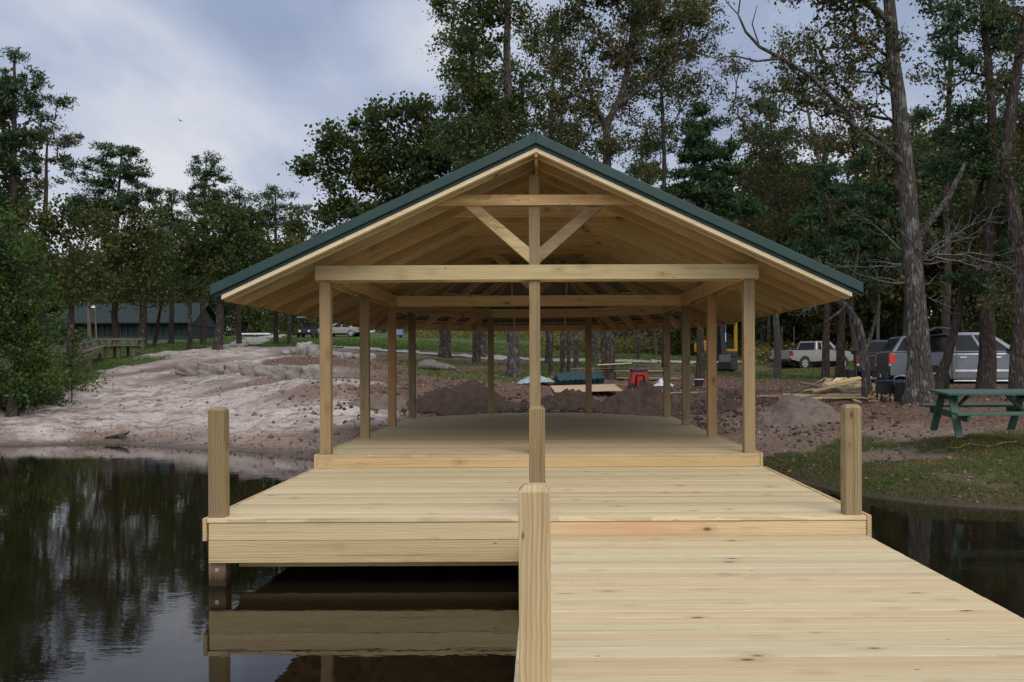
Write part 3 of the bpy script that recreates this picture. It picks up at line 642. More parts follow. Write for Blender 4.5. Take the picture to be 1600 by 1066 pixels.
def tree(name, label, cat, D, trunk, blobs, lf='lf_oak', bk='bark_dark', style='leaf', size=.14, per=60, cr=.55, cden=1.0, limbs=(), group=None,
         twigs=0, droop=0.0, dz=.8, tip=.012, roots=True, parts=True, seed=None, dead=None):
    """trunk: [(px,py,width_px)...] from the ground up; blobs: [(px,py,rx,ry[,depth shift m])] crown masses, real volumes at the tree's distance"""
    global TREE_N; TREE_N += 1
    rs = np.random.default_rng(seed or TREE_N*13+5); mpp = D/FPX
    b0 = P(trunk[0][0], trunk[0][1], D); gz = GZ(b0.x, b0.y)
    pts = []
    for i, (px, py, w) in enumerate(trunk):
        p = P(px, py, D); pts.append((p.x, p.y, p.z, w*mpp/2))
    r0 = pts[0][3]; pts[0] = (pts[0][0], pts[0][1], gz-.15, r0*1.55 if roots else r0)
    if roots and pts[1][2] > gz+.9: pts.insert(1, (pts[0][0], pts[0][1], gz+.30, r0*1.12))
    pts = dens(pts, .7); base = np.array([pts[0][0], pts[0][1], gz])
    root = empty(name, base, label=label, cat=cat, group=group)
    cl = []; sg = []
    for b in blobs:
        c = P(b[0], b[1], D); sh = b[4] if len(b) > 4 else 0; rx, rz = b[2]*mpp, b[3]*mpp; rd = max(rx, rz)*dz
        vol = rx*rz*rd*4.19; n = min(420, max(4, int(CDM*cden*vol/(cr**3*4.19)*.55)))
        u = rs.normal(size=(n, 3)); u /= np.linalg.norm(u, axis=1, keepdims=True); u *= (rs.random((n, 1))**.36)
        q = np.array(c)+u*np.array([rx, rd, rz])+np.array([0, sh, 0])
        cl.append(q); sg.append(cr*(.6+.8*rs.random(n)))
    cl = np.concatenate(cl) if cl else np.zeros((0, 3)); sg = np.concatenate(sg) if sg else np.zeros(0)
    keep = cl[:, 2] > gz+.3 if len(cl) else []; cl = cl[keep] if len(cl) else cl; sg = sg[keep] if len(sg) else sg
    tr = [p[:3] for p in pts]; rd = [p[3] for p in pts]
    segs, nodes = grow(tr, rd, cl, rs, tip=tip, droop=droop)
    tubes = [poly_tube(tr, rd, 14)]
    for lb in limbs:
        q = dens([(p.x, p.y-(x-trunk[0][0])*mpp*.12*math.copysign(1, x-trunk[0][0])*(1 if x != lb[0][0] else 1)+(lb[0][0]-trunk[0][0])*0, p.z, w*mpp/2) for (x, y, w), p in [(l, P(l[0], l[1], D)) for l in lb]], .5)
        tubes.append(poly_tube([k[:3] for k in q], [k[3] for k in q], 8))
    if len(cl):
        v, f, r = leaves(cl, sg*(1.15 if style == 'needle' else 1), int(per*(1.35 if style == 'needle' else 1)), size, style, rs)
        link('crown', mesh_np('crown', v-base, f, {'rnd': r}), M[lf], root)
    tw = []
    if twigs and len(cl):
        for c, s in zip(cl, sg):
            for _ in range(twigs):
                d = rs.normal(size=3)+np.array([0, 0, .3]); d /= np.linalg.norm(d); a = np.array(c)-d*s*.2
                for q in range(3):
                    b = a+(d+rs.normal(size=3)*.35)*s*.5; tw.append((a, b, .008*(3-q)/2+.003, .004)); a = b
    for db in (dead or ()):             # bleached bare boughs: (px, py, reach m, count)
        c = np.array(P(db[0], db[1], D)); 
        for _ in range(db[3]):
            th = rs.uniform(0, 6.28); d = np.array([math.cos(th), math.sin(th)*.8, rs.uniform(-.25, .45)]); a = c.copy(); r_ = .03; L = db[2]*rs.uniform(.5, 1)
            for q in range(7):
                d = d+rs.normal(size=3)*.22; d /= np.linalg.norm(d); b = a+d*L/7; tw.append((a, b, r_, r_*.75))
                if q > 1:
                    for _k in range(2):
                        e = d+rs.normal(size=3)*.7; e /= np.linalg.norm(e); m1 = b+e*L*.14; tw.append((b, m1, r_*.45, r_*.28)); e2 = e+rs.normal(size=3)*.5; tw.append((m1, m1+e2*L*.10, r_*.28, .004))
                a = b; r_ *= .78
    v, f = tube_mesh(segs, 6) if segs else (np.zeros((0, 3)), np.zeros((0, 4), int))
    for tv, tf in tubes: f = np.concatenate([f, tf+len(v)]); v = np.concatenate([v, tv])
    nf = len(f)
    if tw: v2, f2 = tube_mesh(tw, 4); f = np.concatenate([f, f2+len(v)]); v = np.concatenate([v, v2])
    o = link('trunk', smooth(mesh_np('trunk', v-base, f)), M[bk], root)
    if tw:
        o.data.materials.append(M['bark_dead' if dead else 'twig']); mi = np.zeros(len(f), np.int32); mi[nf:] = 1; o.data.polygons.foreach_set('material_index', mi)
    return root
PN = dict(style='needle', size=.25, lf='lf_pine', bk='bark_pine')
# --- left shore, against the sky
tree('pine_tree', 'tall pine at the left edge of the photo, highest of the far left pines', 'tree', 45, [(22,562,12),(21,400,11),(21,250,9),(24,80,3)],
     [(27,92,17,12),(8,125,22,18),(38,135,24,18),(62,118,17,14),(62,150,24,16),(95,156,18,7),(28,165,30,18),(70,185,22,12),(-20,150,40,40),(-15,240,45,25),(30,215,40,14),(25,262,34,14),(55,250,14,10),(22,308,38,16),(-20,330,50,40)], cr=.42, per=70, cden=1.5, **PN)
tree('pine_tree', 'flat topped pine with a browning crown, second from the left edge', 'tree', 52, [(68,565,10),(68,420,8),(72,300,6),(74,205,2)],
     [(76,206,30,12),(60,220,24,14),(98,222,26,12),(118,218,8,12),(50,250,14,10),(92,252,16,8),(75,285,22,8),(45,290,16,8)], cden=1.15, cr=.42, per=60, style='needle', size=.25, lf='lf_pineb', bk='bark_pine')
tree('pine_tree', 'broad round topped pine behind the brown pine on the left shore', 'tree', 55, [(180,540,9),(180,430,8),(184,320,5),(190,240,2)],
     [(175,238,26,14),(206,246,22,18),(145,258,24,14),(228,268,14,12),(190,272,34,16),(215,300,32,14),(150,292,32,14),(110,250,20,12),(120,275,18,12),(180,320,48,16),(130,330,40,22),(235,310,20,8)], cr=.42, per=70, cden=1.4, **PN)
tree('pine_tree', 'narrow pine with a layered pointed top left of the dark oaks', 'tree', 60, [(318,545,8),(318,430,7),(320,330,4),(322,246,1.5)],
     [(322,248,18,8),(308,258,9,10),(340,262,16,6),(322,275,26,7),(350,280,12,5),(318,292,24,7),(335,305,26,7),(305,310,18,8),(330,325,34,12)], cr=.38, per=60, cden=1.7, **PN)
tree('pine_tree', 'low round pine between the layered pine and the broad pine', 'tree', 62, [(268,540,7),(268,420,6),(268,310,2)], [(268,304,20,8),(255,318,18,12),(284,316,18,12),(268,340,36,18),(250,360,40,25)], cden=1.15, cr=.45, per=60, **PN)
tree('pine_tree', 'dark pine just right of the layered pine', 'tree', 62, [(374,540,7),(374,420,6),(374,300,2)], [(372,300,14,8),(362,314,18,10),(392,312,18,9),(378,335,34,16),(405,350,25,18),(350,350,30,20)], cden=1.15, cr=.45, per=60, **PN)
tree('pine_tree', 'small topped pine nearest the left roof slope', 'tree', 62, [(432,540,7),(432,420,6),(430,297,2)], [(432,297,16,7),(445,305,14,7),(418,308,14,8),(432,330,30,12),(462,325,22,10),(410,345,30,18),(445,352,30,15)], cden=1.15, cr=.45, per=60, **PN)
tree('oak_tree', 'dark spreading oak beside the sandy path left of the pavilion', 'tree', 48, [(341,544,13),(344,480,11),(349,420,8),(352,360,4)],
     [(350,360,60,34),(300,385,44,34),(398,385,44,36),(345,420,60,34),(290,430,36,28),(400,440,45,28),(430,410,30,30),(330,330,36,18),(380,335,36,18)], cr=.62, per=95, size=.19, cden=1.4)
tree('oak_tree', 'olive leaved oak in front of the green building', 'tree', 55, [(223,540,12),(224,480,10),(228,400,5)],
     [(220,395,55,45),(170,380,50,40),(140,430,44,40),(262,400,44,44),(190,450,60,26),(255,455,40,24),(225,350,50,22),(160,345,40,22)], cr=.75, per=95, size=.2, lf='lf_olive', cden=1.25)
tree('leaning_tree', 'thin leaning tree with a dark crown beside the green building', 'tree', 58, [(240,548,6),(246,510,5),(254,470,4),(256,420,2)], [(256,410,26,26),(250,440,30,16)], cr=.6, per=80, size=.2, roots=False)
tree('small_tree', 'yellow green tree rising behind the left bank bushes', 'tree', 38, [(110,585,9),(112,480,8),(110,380,4)],
     [(105,345,44,26),(80,385,50,40),(140,390,44,40),(110,430,60,36),(60,340,30,22),(150,345,26,18),(140,460,40,24),(60,440,40,40)], cr=.62, per=100, size=.17, lf='lf_olive', cden=1.2)
tree('tree_stub', 'straight bare grey trunk standing between the path and the green building', 'tree', 52, [(297,548,7),(297,500,6.5),(298,455,6)], [(298,450,16,12)], bk='bark_grey', cr=.4, per=50, size=.18)
tree('leafy_bush', 'large bright green bush overhanging the water at the left edge', 'bush', 25.5, [(20,632,14),(28,560,10),(36,480,6),(36,420,3)],
     [(15,400,50,40),(0,350,34,30),(38,455,44,44),(15,470,44,50),(40,520,36,40),(20,545,50,40),(56,560,24,22),(60,600,32,14),(20,600,46,26),(45,612,40,16),(80,596,10,8),(-40,450,60,120),(-30,600,40,30)], cr=.30, per=95, size=.10, lf='lf_green', cden=.75, bk='bark_dark', seed=3)
tree('sapling', 'thin leafy sapling on the sand bank beside the big bush', 'bush', 29, [(112,590,2),(112,560,1.6),(116,530,1)], [(115,555,16,22),(122,530,10,14),(108,578,16,10)], cr=.25, per=60, size=.09, lf='lf_green', roots=False)
tree('brown_tree', 'thin crowned brown leaved tree close behind the left eave', 'tree', 60, [(452,540,6),(452,440,5),(455,360,2)], [(455,375,36,26),(430,400,30,26),(485,400,40,30),(500,370,24,20),(450,440,50,22),(400,460,40,18)], cr=.6, per=65, size=.18, lf='lf_gum', twigs=2, cden=1.1)
# --- behind the pavilion
tree('oak_tree', 'big dense round oak rising behind the left roof slope', 'tree', 50, [(696,556,17),(692,480,15),(686,380,12),(676,280,8),(664,190,4)],
     [(625,168,34,22),(585,195,42,28),(650,190,42,30),(540,225,42,26),(600,240,60,36),(498,258,24,14),(515,228,16,10),(480,262,10,10),(660,250,50,40),(545,275,44,28),(610,300,60,32),(690,320,60,36),(530,320,36,22),(480,345,36,18),(560,345,60,24),(500,372,40,20),(720,250,44,50)], cr=.66, per=130, size=.24, cden=1.15)
tree('sweetgum_tree', 'tallest leafy tree left of the roof peak, reaching past the top of the photo', 'tree', 36, [(803,592,18),(800,480,16),(797,300,14),(794,140,12),(792,0,10),(792,-80,6)],
     [(735,30,32,28),(700,6,20,10),(720,70,24,22),(765,10,40,36),(755,70,36,26),(706,112,18,20),(735,135,42,30),(770,150,40,30),(700,165,16,28),(715,210,34,34),(760,220,44,30),(820,165,34,26),(822,120,26,24),(800,205,30,24),(740,265,50,28),(832,60,24,22),(812,20,30,20),(770,-60,70,50),(690,-20,20,16)], cr=.42, per=85, size=.15, lf='lf_oak', bk='bark_grey', twigs=1, cden=1.25)
tree('sweetgum_tree', 'forked tree with an open olive crown right above the roof peak', 'tree', 37, [(951,600,20),(950,480,18),(948,300,14),(948,195,12),(975,140,9),(988,40,6),(990,-60,4)],
     [(900,30,36,26),(930,75,34,26),(880,80,28,22),(1000,15,50,28),(1060,30,44,26),(1100,15,30,20),(985,80,40,30),(1040,85,38,26),(1010,130,30,20),(905,125,30,18),(870,150,24,18),(920,170,22,14),(1075,75,24,20),(890,210,28,22),(855,190,22,18),(960,225,40,20),(950,-30,90,30)],
     limbs=[[(948,200,11),(930,165,8),(900,150,6),(862,160,3)],[(960,170,9),(1000,140,7),(1050,90,5),(1075,30,3)],[(948,300,6),(900,260,4),(860,235,2)]], cr=.42, per=75, size=.15, lf='lf_gum', bk='bark_dark', twigs=2, cden=1.15)
tree('young_tree', 'slender tree with thin foliage between the two tall trees', 'tree', 40, [(880,590,8),(878,420,7),(876,240,5),(880,120,2)],
     [(872,235,22,30),(888,185,18,24),(860,280,22,18),(895,260,18,18),(868,100,22,30),(858,40,20,30)], cr=.4, per=55, size=.14, lf='lf_oak', bk='bark_dark', cden=.9, roots=False)
tree('pine_tree', 'dense dark green young pine above the right roof slope', 'tree', 39, [(1094,600,11),(1096,450,9),(1098,280,6),(1098,165,2)],
     [(1098,170,14,16),(1085,190,22,14),(1115,195,22,14),(1100,215,36,16),(1065,230,22,12),(1135,232,20,12),(1098,245,40,16),(1072,270,34,14),(1125,270,34,16),(1060,300,34,16),(1110,300,44,20),(1150,320,40,20)], cr=.36, per=110, cden=1.3, **PN)
tree('autumn_tree', 'thin rusty leaved tree between the dark young pine and the big gum', 'tree', 44, [(1215,600,10),(1212,450,8),(1205,320,5),(1190,220,3)],
     [(1170,210,26,24),(1150,160,22,24),(1195,250,34,26),(1230,235,30,24),(1160,290,34,26),(1215,300,40,28),(1255,290,26,28),(1180,350,44,24),(1240,350,44,26),(1010,260,20,20),(1040,210,22,22),(1150,100,22,26)], cr=.42, per=55, size=.14, lf='lf_gum', bk='twig', twigs=4, cden=1.1)
for px, w, D, lab in ((754,11,52,'straight trunk seen through the left half of the pavilion'),(861,7,38,'thin dark trunk leaning slightly, just right of the centre post'),(889,6,41,'slim grey trunk second right of the centre post'),(901,9,43,'rough grey trunk beside the slim one, behind the lumber'),(927,15,54,'stout trunk standing across the gravel road'),(998,6,62,'left trunk of the close pair beyond the road')):
    tree('woodland_tree', lab, 'tree', D, [(px,590 if D < 50 else 563,w),(px-2,480,w*.9),(px-3,330,w*.7),(px-4,250,w*.4)], [(px-4,250,30,28),(px+14,290,28,26),(px-24,300,28,26),(px,340,40,22)], cr=.6, per=60, size=.17, lf='lf_oak', bk='bark_grey' if px in (754,927,901) else 'bark_dark', cden=.6, roots=w > 10)
# --- right side
tree('sweetgum_tree', 'big grey lichened trunk beside the silver pickup, its crown filling the upper right', 'tree', 22.5,
     [(1436,632,38),(1436,560,34),(1430,470,30),(1424,380,28),(1414,260,25),(1403,150,22),(1392,40,19),(1386,-60,14)],
     [(1290,60,34,30),(1330,20,50,24),(1260,110,30,22),(1310,120,40,30),(1350,80,36,34),(1225,100,16,26),(1290,170,36,26),(1340,175,34,30),(1370,130,24,36),(1375,40,20,34),(1255,160,26,16),(1220,140,16,14),(1320,225,44,22),(1380,215,16,24),(1300,-20,90,20),(1400,80,14,30),(1430,-40,60,25),(1260,225,30,16)],
     limbs=[[(1416,262,14),(1388,240,12),(1350,215,9),(1315,185,7),(1290,180,4)],[(1393,40,13),(1360,15,10),(1320,-5,8),(1290,-20,6)],[(1330,190,7),(1260,125,7),(1215,100,6),(1180,84,5),(1158,62,4),(1146,36,3),(1150,8,2),(1143,-20,1)],[(1215,100,4),(1175,106,3),(1140,99,2.4),(1110,104,2),(1080,96,1)],[(1146,36,2),(1128,18,1.6),(1122,-5,1)],[(1180,84,2.4),(1168,50,2),(1176,20,1)],[(1428,385,13),(1450,350,11),(1480,310,9),(1505,255,6)]],
     cr=.30, per=62, size=.105, lf='lf_gum', bk='bark_grey', twigs=2, cden=1.15, dead=[(1436,410,2.3,8),(1425,440,1.6,5),(1290,180,1.6,6),(1450,400,2.6,5)])
tree('pine_tree', 'tall dark trunked pine behind the picnic table', 'tree', 27, [(1540,615,26),(1542,520,22),(1546,380,18),(1552,250,15),(1545,120,12),(1535,0,9),(1530,-60,6)],
     [(1512,180,38,26),(1480,215,30,20),(1545,215,40,26),(1500,255,44,22),(1470,265,28,16),(1560,280,40,20),(1590,320,40,26),(1590,400,40,24),(1560,350,30,18),(1500,100,34,26),(1520,30,40,30),(1480,60,26,22),(1570,60,40,40),(1510,440,40,22)], cr=.36, per=110, size=.20, style='needle', lf='lf_pine', bk='bark_pine', cden=1.3)
tree('slanting_tree', 'reddish slanting trunk in front of the silver pickup', 'tree', 27.5, [(1464,618,17),(1480,560,14),(1497,490,12),(1512,400,10),(1530,300,8),(1560,200,4)],
     [(1530,330,40,26),(1560,380,40,30),(1500,380,30,24),(1575,240,34,30),(1545,150,30,26)], cr=.36, per=55, size=.13, lf='lf_gum', bk='bark_pine', twigs=2, cden=.9)
tree('sweetgum_tree', 'dark trunk cut off by the right edge of the photo', 'tree', 24.5, [(1592,622,28),(1594,520,24),(1592,400,22),(1570,250,18),(1590,100,14),(1612,-40,8)],
     [(1570,110,34,30),(1600,60,30,40),(1555,20,30,22),(1590,180,30,26),(1600,260,40,30),(1620,400,40,60),(1560,470,40,20),(1660,200,50,90)], cr=.34, per=50, size=.12, lf='lf_gum', bk='bark_dark', twigs=2, cden=1.0)
tree('bent_tree', 'crooked grey tree bending left over the scrap board pile', 'tree', 25, [(1357,632,14),(1353,590,13),(1350,550,13),(1340,505,13),(1322,478,10),(1290,462,7),(1262,455,4)],
     [(1270,440,34,16),(1300,425,30,16),(1330,450,26,14)], limbs=[[(1350,550,8),(1362,520,6),(1375,470,4)],[(1322,478,5),(1300,495,4),(1285,505,2)]], cr=.32, per=30, size=.11, lf='lf_gum', bk='bark_grey', twigs=3, cden=.4, dead=[(1290,462,1.5,5)])
tree('pine_tree', 'slim reddish pine trunk in front of the small pickup cab', 'tree', 37, [(1290,602,11),(1291,520,10),(1293,400,8),(1296,270,3)],
     [(1300,270,24,14),(1280,300,30,16),(1320,310,30,18),(1290,345,44,20),(1330,360,34,22),(1270,390,44,18),(1315,400,44,18)], cr=.4, per=100, cden=1.1, **PN)
tree('pine_tree', 'dark pine trunk in front of the small pickup bonnet', 'tree', 39, [(1312,598,12),(1314,520,11),(1322,400,8),(1340,240,3)],
     [(1345,250,26,18),(1360,290,32,18),(1330,300,28,14),(1370,340,38,22),(1345,380,40,22),(1380,410,40,22),(1345,440,44,18)], cr=.4, per=100, cden=1.1, **PN)
tree('sweetgum_tree', 'tall thin leafed tree filling the sky between the big gum and the right edge', 'tree', 33, [(1475,606,12),(1480,450,11),(1478,300,9),(1484,120,7),(1490,-40,4)],
     [(1480,60,34,30),(1450,110,26,30),(1500,130,36,30),(1470,180,34,24),(1530,190,36,30),(1450,240,34,24),(1500,290,44,30),(1450,320,40,24),(1480,-10,60,40),(1560,120,40,50),(1580,20,50,50),(1440,370,40,24)], cr=.42, per=60, size=.14, lf='lf_oak', bk='bark_dark', twigs=2, cden=.85)
tree('oak_tree', 'tall dark leafed tree filling the gap left of the tallest one above the roof', 'tree', 46, [(745,580,11),(745,380,9),(742,200,7),(738,60,3)],
     [(720,110,36,34),(750,70,40,34),(700,60,26,26),(745,160,50,36),(715,20,30,24),(780,120,40,40),(770,200,60,40),(705,215,34,36),(690,15,20,14)], cr=.5, per=90, size=.16, lf='lf_oak', bk='bark_dark', cden=1.0)
tree('oak_tree', 'leafy tree between the tallest tree and the forked one, just behind the roof peak', 'tree', 48, [(858,580,10),(858,380,8),(862,200,6),(866,60,3)],
     [(850,60,44,40),(880,110,44,40),(850,160,50,36),(890,40,40,36),(895,190,44,34),(840,220,50,34),(930,215,44,34),(920,130,36,34)], cr=.5, per=75, size=.15, lf='lf_gum', bk='bark_dark', cden=.85, twigs=1)
tree('oak_tree', 'leafy tree behind the forked one, right of the roof peak', 'tree', 49, [(1040,580,10),(1040,380,8),(1036,200,6),(1030,40,3)],
     [(1010,50,50,40),(1060,60,44,40),(1030,120,60,36),(980,160,44,34),(1060,170,44,36),(1110,60,34,40),(1000,215,44,30),(970,100,40,36),(1050,0,60,30),(1100,140,34,30)], cr=.5, per=72, size=.15, lf='lf_gum', bk='bark_dark', cden=.8, twigs=1)
tree('autumn_tree', 'thin brown leafed tree behind the limbs left of the big gum', 'tree', 41, [(1340,602,8),(1326,450,7),(1290,300,6),(1250,120,3)],
     [(1245,120,36,30),(1200,150,30,26),(1290,150,36,28),(1220,200,36,24),(1275,215,40,24),(1180,190,26,22),(1330,120,36,26),(1240,60,40,26),(1350,200,36,26),(1310,60,30,26)], cr=.42, per=50, size=.14, lf='lf_gum', bk='twig', twigs=4, cden=.75)
tree('woodland_tree', 'pale grey trunk right beside the front right pavilion post', 'tree', 68, [(1191,552,8),(1194,480,7),(1198,380,5),(1198,300,2)], [(1198,380,40,30),(1180,430,44,22),(1225,420,40,26)], cr=.8, per=60, size=.2, bk='bark_grey', lf='lf_olive', cden=.6)

# --- the wood behind: a few kinds built once, copied
def forest_kind(name, label, h, crown, lf, bk, style, seed, rad=.16):
    rs = np.random.default_rng(seed); root = empty(name, (0, 0, 0), label=label, cat='tree', group='trees of the wood behind')
    tr = [(rs.normal()*.03*i, rs.normal()*.03*i, h*i/9-.1) for i in range(10)]; rd = [rad*(1-.085*i) for i in range(10)]
    cl = []
    for z0, r, k in crown:
        for _ in range(k):
            a = rs.uniform(0, 6.28); q = r*rs.random()**.5; cl.append((q*math.cos(a), q*math.sin(a), z0+rs.normal()*r*.3))
    cl = np.array(cl); segs, _n = grow(tr, rd, cl, rs, tip=.016)
    v, f = tube_mesh(segs, 5); tv, tf = poly_tube(tr, rd, 7); f = np.concatenate([f, tf+len(v)]); v = np.concatenate([v, tv]); link('trunk', smooth(mesh_np('trunk', v, f)), M[bk], root)
    v, f, r = leaves(cl, np.full(len(cl), .8)*(.6+.7*rs.random(len(cl))), 75, .30 if style == 'leaf' else .5, style, rs)
    link('crown', mesh_np('crown', v, f, {'rnd': r}), M[lf], root); return root
KINDS = [forest_kind('oak_tree', 'broad dark leafed tree of the wood behind', 11, [(4, 2.6, 22), (6, 3.4, 34), (8, 3.2, 34), (10, 2.2, 20), (11.5, 1.2, 8)], 'lf_oak', 'bark_dark', 'leaf', 101, .2),
         forest_kind('pine_tree', 'tall straight pine of the wood behind', 15, [(7, 2.0, 12), (9, 2.4, 18), (11, 2.3, 20), (13, 1.9, 16), (15, 1.0, 8)], 'lf_pine', 'bark_pine', 'needle', 102, .17),
         forest_kind('gum_tree', 'thin olive and brown tree of the wood behind', 12, [(5, 2.2, 14), (7, 2.6, 20), (9, 2.5, 20), (11, 1.8, 14), (12.5, 1.0, 6)], 'lf_gum', 'twig', 'leaf', 103, .11),
         forest_kind('young_tree', 'low bushy tree of the wood behind', 6, [(1.2, 1.9, 14), (2.6, 2.3, 24), (4.2, 2.0, 22), (5.6, 1.2, 10)], 'lf_olive', 'bark_dark', 'leaf', 104, .09)]
used = set()
WHAT = ['broad dark leafed tree', 'tall straight pine', 'thin olive and brown tree', 'low bushy tree']
def plant(k, x, y, s, rz, where='in the wood at the edge of the pond'):
    src = KINDS[k]; lab = WHAT[k]+' '+where
    if k not in used: used.add(k); src['label'] = lab; src.location = (x, y, GZ(x, y)-.05); src.scale = (s, s, s); src.rotation_euler = (0, 0, rz); return
    o = src.copy(); COL.objects.link(o); o['label'] = lab; o.location = (x, y, GZ(x, y)-.05); o.scale = (s, s, s); o.rotation_euler = (0, 0, rz)
    for c in src.children: d = c.copy(); COL.objects.link(d); d.parent = o
rf = random.Random(21)
MARKS = [(-400, 0, 'outside the left edge'), (0, 70, 'above the leafy bush'), (70, 130, 'left of the lamp pole'), (130, 190, 'right of the lamp pole'), (190, 240, 'over the lodge roof middle'), (240, 300, 'over the right end of the lodge roof'),
         (300, 350, 'behind the spreading oak'), (350, 400, 'left of the white bench'), (400, 450, 'right of the white bench'), (450, 500, 'above the buggy'), (500, 560, 'seen between the two front left posts'), (560, 620, 'above the blue tank'),
         (620, 700, 'above the pale fallen log'), (700, 770, 'behind the left rear post'), (770, 850, 'behind the centre post'), (850, 920, 'behind the right rear post'), (920, 1000, 'above the plank stack'), (1000, 1060, 'above the bare brush'), (1060, 1110, 'left of the excavator'),
         (1110, 1160, 'above the excavator cab'), (1160, 1215, 'right of the front right post'), (1215, 1265, 'above the small pickup bed'), (1265, 1320, 'above the small pickup cab'), (1320, 1370, 'behind the crooked tree'), (1370, 1415, 'above the silver tailgate'),
         (1415, 1465, 'behind the big gum trunk'), (1465, 1520, 'above the raised hatch'), (1520, 1560, 'behind the dark pine trunk'), (1560, 1600, 'at the right edge of the photo'), (1600, 3000, 'outside the right edge')]
def belt(px0, px1, D0, D1, n, ks, smin=.8, smax=1.2, where='of the wood behind'):
    for i in range(n):
        px = px0+(px1-px0)*(i+rf.random())/n; D = rf.uniform(D0, D1); x = (px-VX)/FPX*D
        mk = [w for a_, b_, w in MARKS if a_ <= px < b_][0]
        s_ = rf.uniform(smin, smax); plant(rf.choice(ks), x, D, s_, rf.uniform(0, 6.28), where+', '+mk)
belt(-120, 460, 104, 128, 24, (0, 0, 2, 3, 0), .85, 1.1, 'far off')
belt(80, 470, 100, 108, 10, (0, 3, 3), .65, .9, 'at the lodge')
belt(440, 980, 118, 150, 22, (0, 2, 3, 3, 0), .7, .95, 'across the meadow')
belt(960, 1320, 84, 105, 26, (0, 1, 2, 3, 1), .9, 1.25, 'beyond the road')
belt(1180, 1750, 58, 74, 28, (0, 1, 2, 3, 2), .85, 1.2, 'in the front row')
belt(1180, 1800, 74, 100, 26, (0, 1, 0, 3), 1.1, 1.5, 'deep in the wood')
belt(1000, 1200, 66, 80, 5, (3, 2), .6, .8, 'by the gravel road')
# trees standing beside and behind the camera's view, reflected or filling the sides
for x, y, k, s in ((-24, 30, 0, 1.0), (-30, 38, 1, 1.1), (-34, 30, 0, 1.1), (-28, 46, 2, 1.1), (-40, 44, 0, 1.2), (24, 26, 0, 1.1), (30, 34, 1, 1.2), (22, 36, 2, 1.1), (-46, 60, 1, 1.2), (36, 48, 0, 1.2)): plant(k, x, y, s, x)
_by = {}
for o in COL.objects:
    if o.get('group') == 'trees of the wood behind': _by.setdefault(o['label'], []).append(o)
for k_, v_ in _by.items():
    if len(v_) == 2:
        for o, w_ in zip(sorted(v_, key=lambda q_: q_.location.y), (', nearer', ', farther')): o['label'] = k_+w_
# undergrowth: nobody could count it
def brush(name, label, regs, lf, size, per, seed, kind='stuff'):
    rs = np.random.default_rng(seed); c = []
    for px0, px1, D0, D1, n, h in regs:
        px = rs.uniform(px0, px1, n); D = rs.uniform(D0, D1, n); x = (px-VX)/FPX*D
        hh = h*(.35+.65*vnoise(x*.35, D*.35, seed)); z = H(x, D, False)+rs.random(n)*hh
        c.append(np.stack([x, D, z], 1))
    c = np.concatenate(c); v, f, r = leaves(c, .55*(.6+.8*rs.random(len(c))), per, size, 'leaf', rs)
    return tag(link(name, mesh_np(name, v, f, {'rnd': r}), M[lf]), label, 'undergrowth', kind=kind)
brush('undergrowth', 'dark green shrubs and brambles under the far trees', [(-100, 100, 60, 100, 500, 2.6), (-100, 470, 100, 120, 900, 3.2), (440, 960, 112, 140, 800, 3.2), (950, 1230, 80, 100, 700, 3.6), (1180, 1800, 66, 90, 1500, 4.2)], 'lf_oak', .26, 60, 41)
M['lf_straw'] = leaf('straw_grass', [(0, (.06, .07, .02)), (.5, (.13, .12, .04)), (1, (.24, .18, .08))], .4)
brush('tall_grass', 'yellow green tall grass along the far side of the gravel road', [(840, 1200, 70, 86, 800, 1.1), (1180, 1700, 60, 72, 700, 1.0), (640, 980, 92, 112, 400, 1.2)], 'lf_straw', .22, 45, 42)
M['lf_bare'] = leaf('bare_brush', [(0, (.07, .06, .05)), (.5, (.14, .12, .10)), (1, (.24, .21, .18))], .1)
brush('bare_brush', 'grey leafless brush beyond the road behind the excavator', [(960, 1080, 80, 88, 260, 2.4)], 'lf_bare', .22, 40, 43)
# ------------------------------------------------------------ heaps of earth
def soil(name, a, b, c_):
    m, t = mat(name); o = t.n('ShaderNodeNewGeometry').outputs['Position']
    n = t.noise(o, 5, 5, .7); f = t.noise(o, 45, 3, .7)
    c = t.mix(t.mapr(n, .35, .65), (*a, 1), (*b, 1)); c = t.mix(t.mapr(f, .54, .7, 0, .7), c, (*c_, 1))
    finish(t, **{'Base Color': c, 'Roughness': .95, 'Specular IOR Level': .15, 'Normal': bump(t, t.math('ADD', n, t.math('MULTIPLY', f, .5)), .9, .07)}); return m
M['dirt'] = soil('dark_dug_earth', (.050, .033, .025), (.085, .056, .042), (.13, .095, .075))
M['sandheap'] = soil('pinkish_sand_heap', (.15, .11, .088), (.23, .18, .15), (.09, .065, .05))
M['stone'] = soil('tan_ledge_stone', (.25, .215, .185), (.36, .32, .285), (.16, .13, .11))
M['palerock'] = soil('pale_rubble', (.26, .24, .23), (.46, .43, .40), (.16, .13, .11))
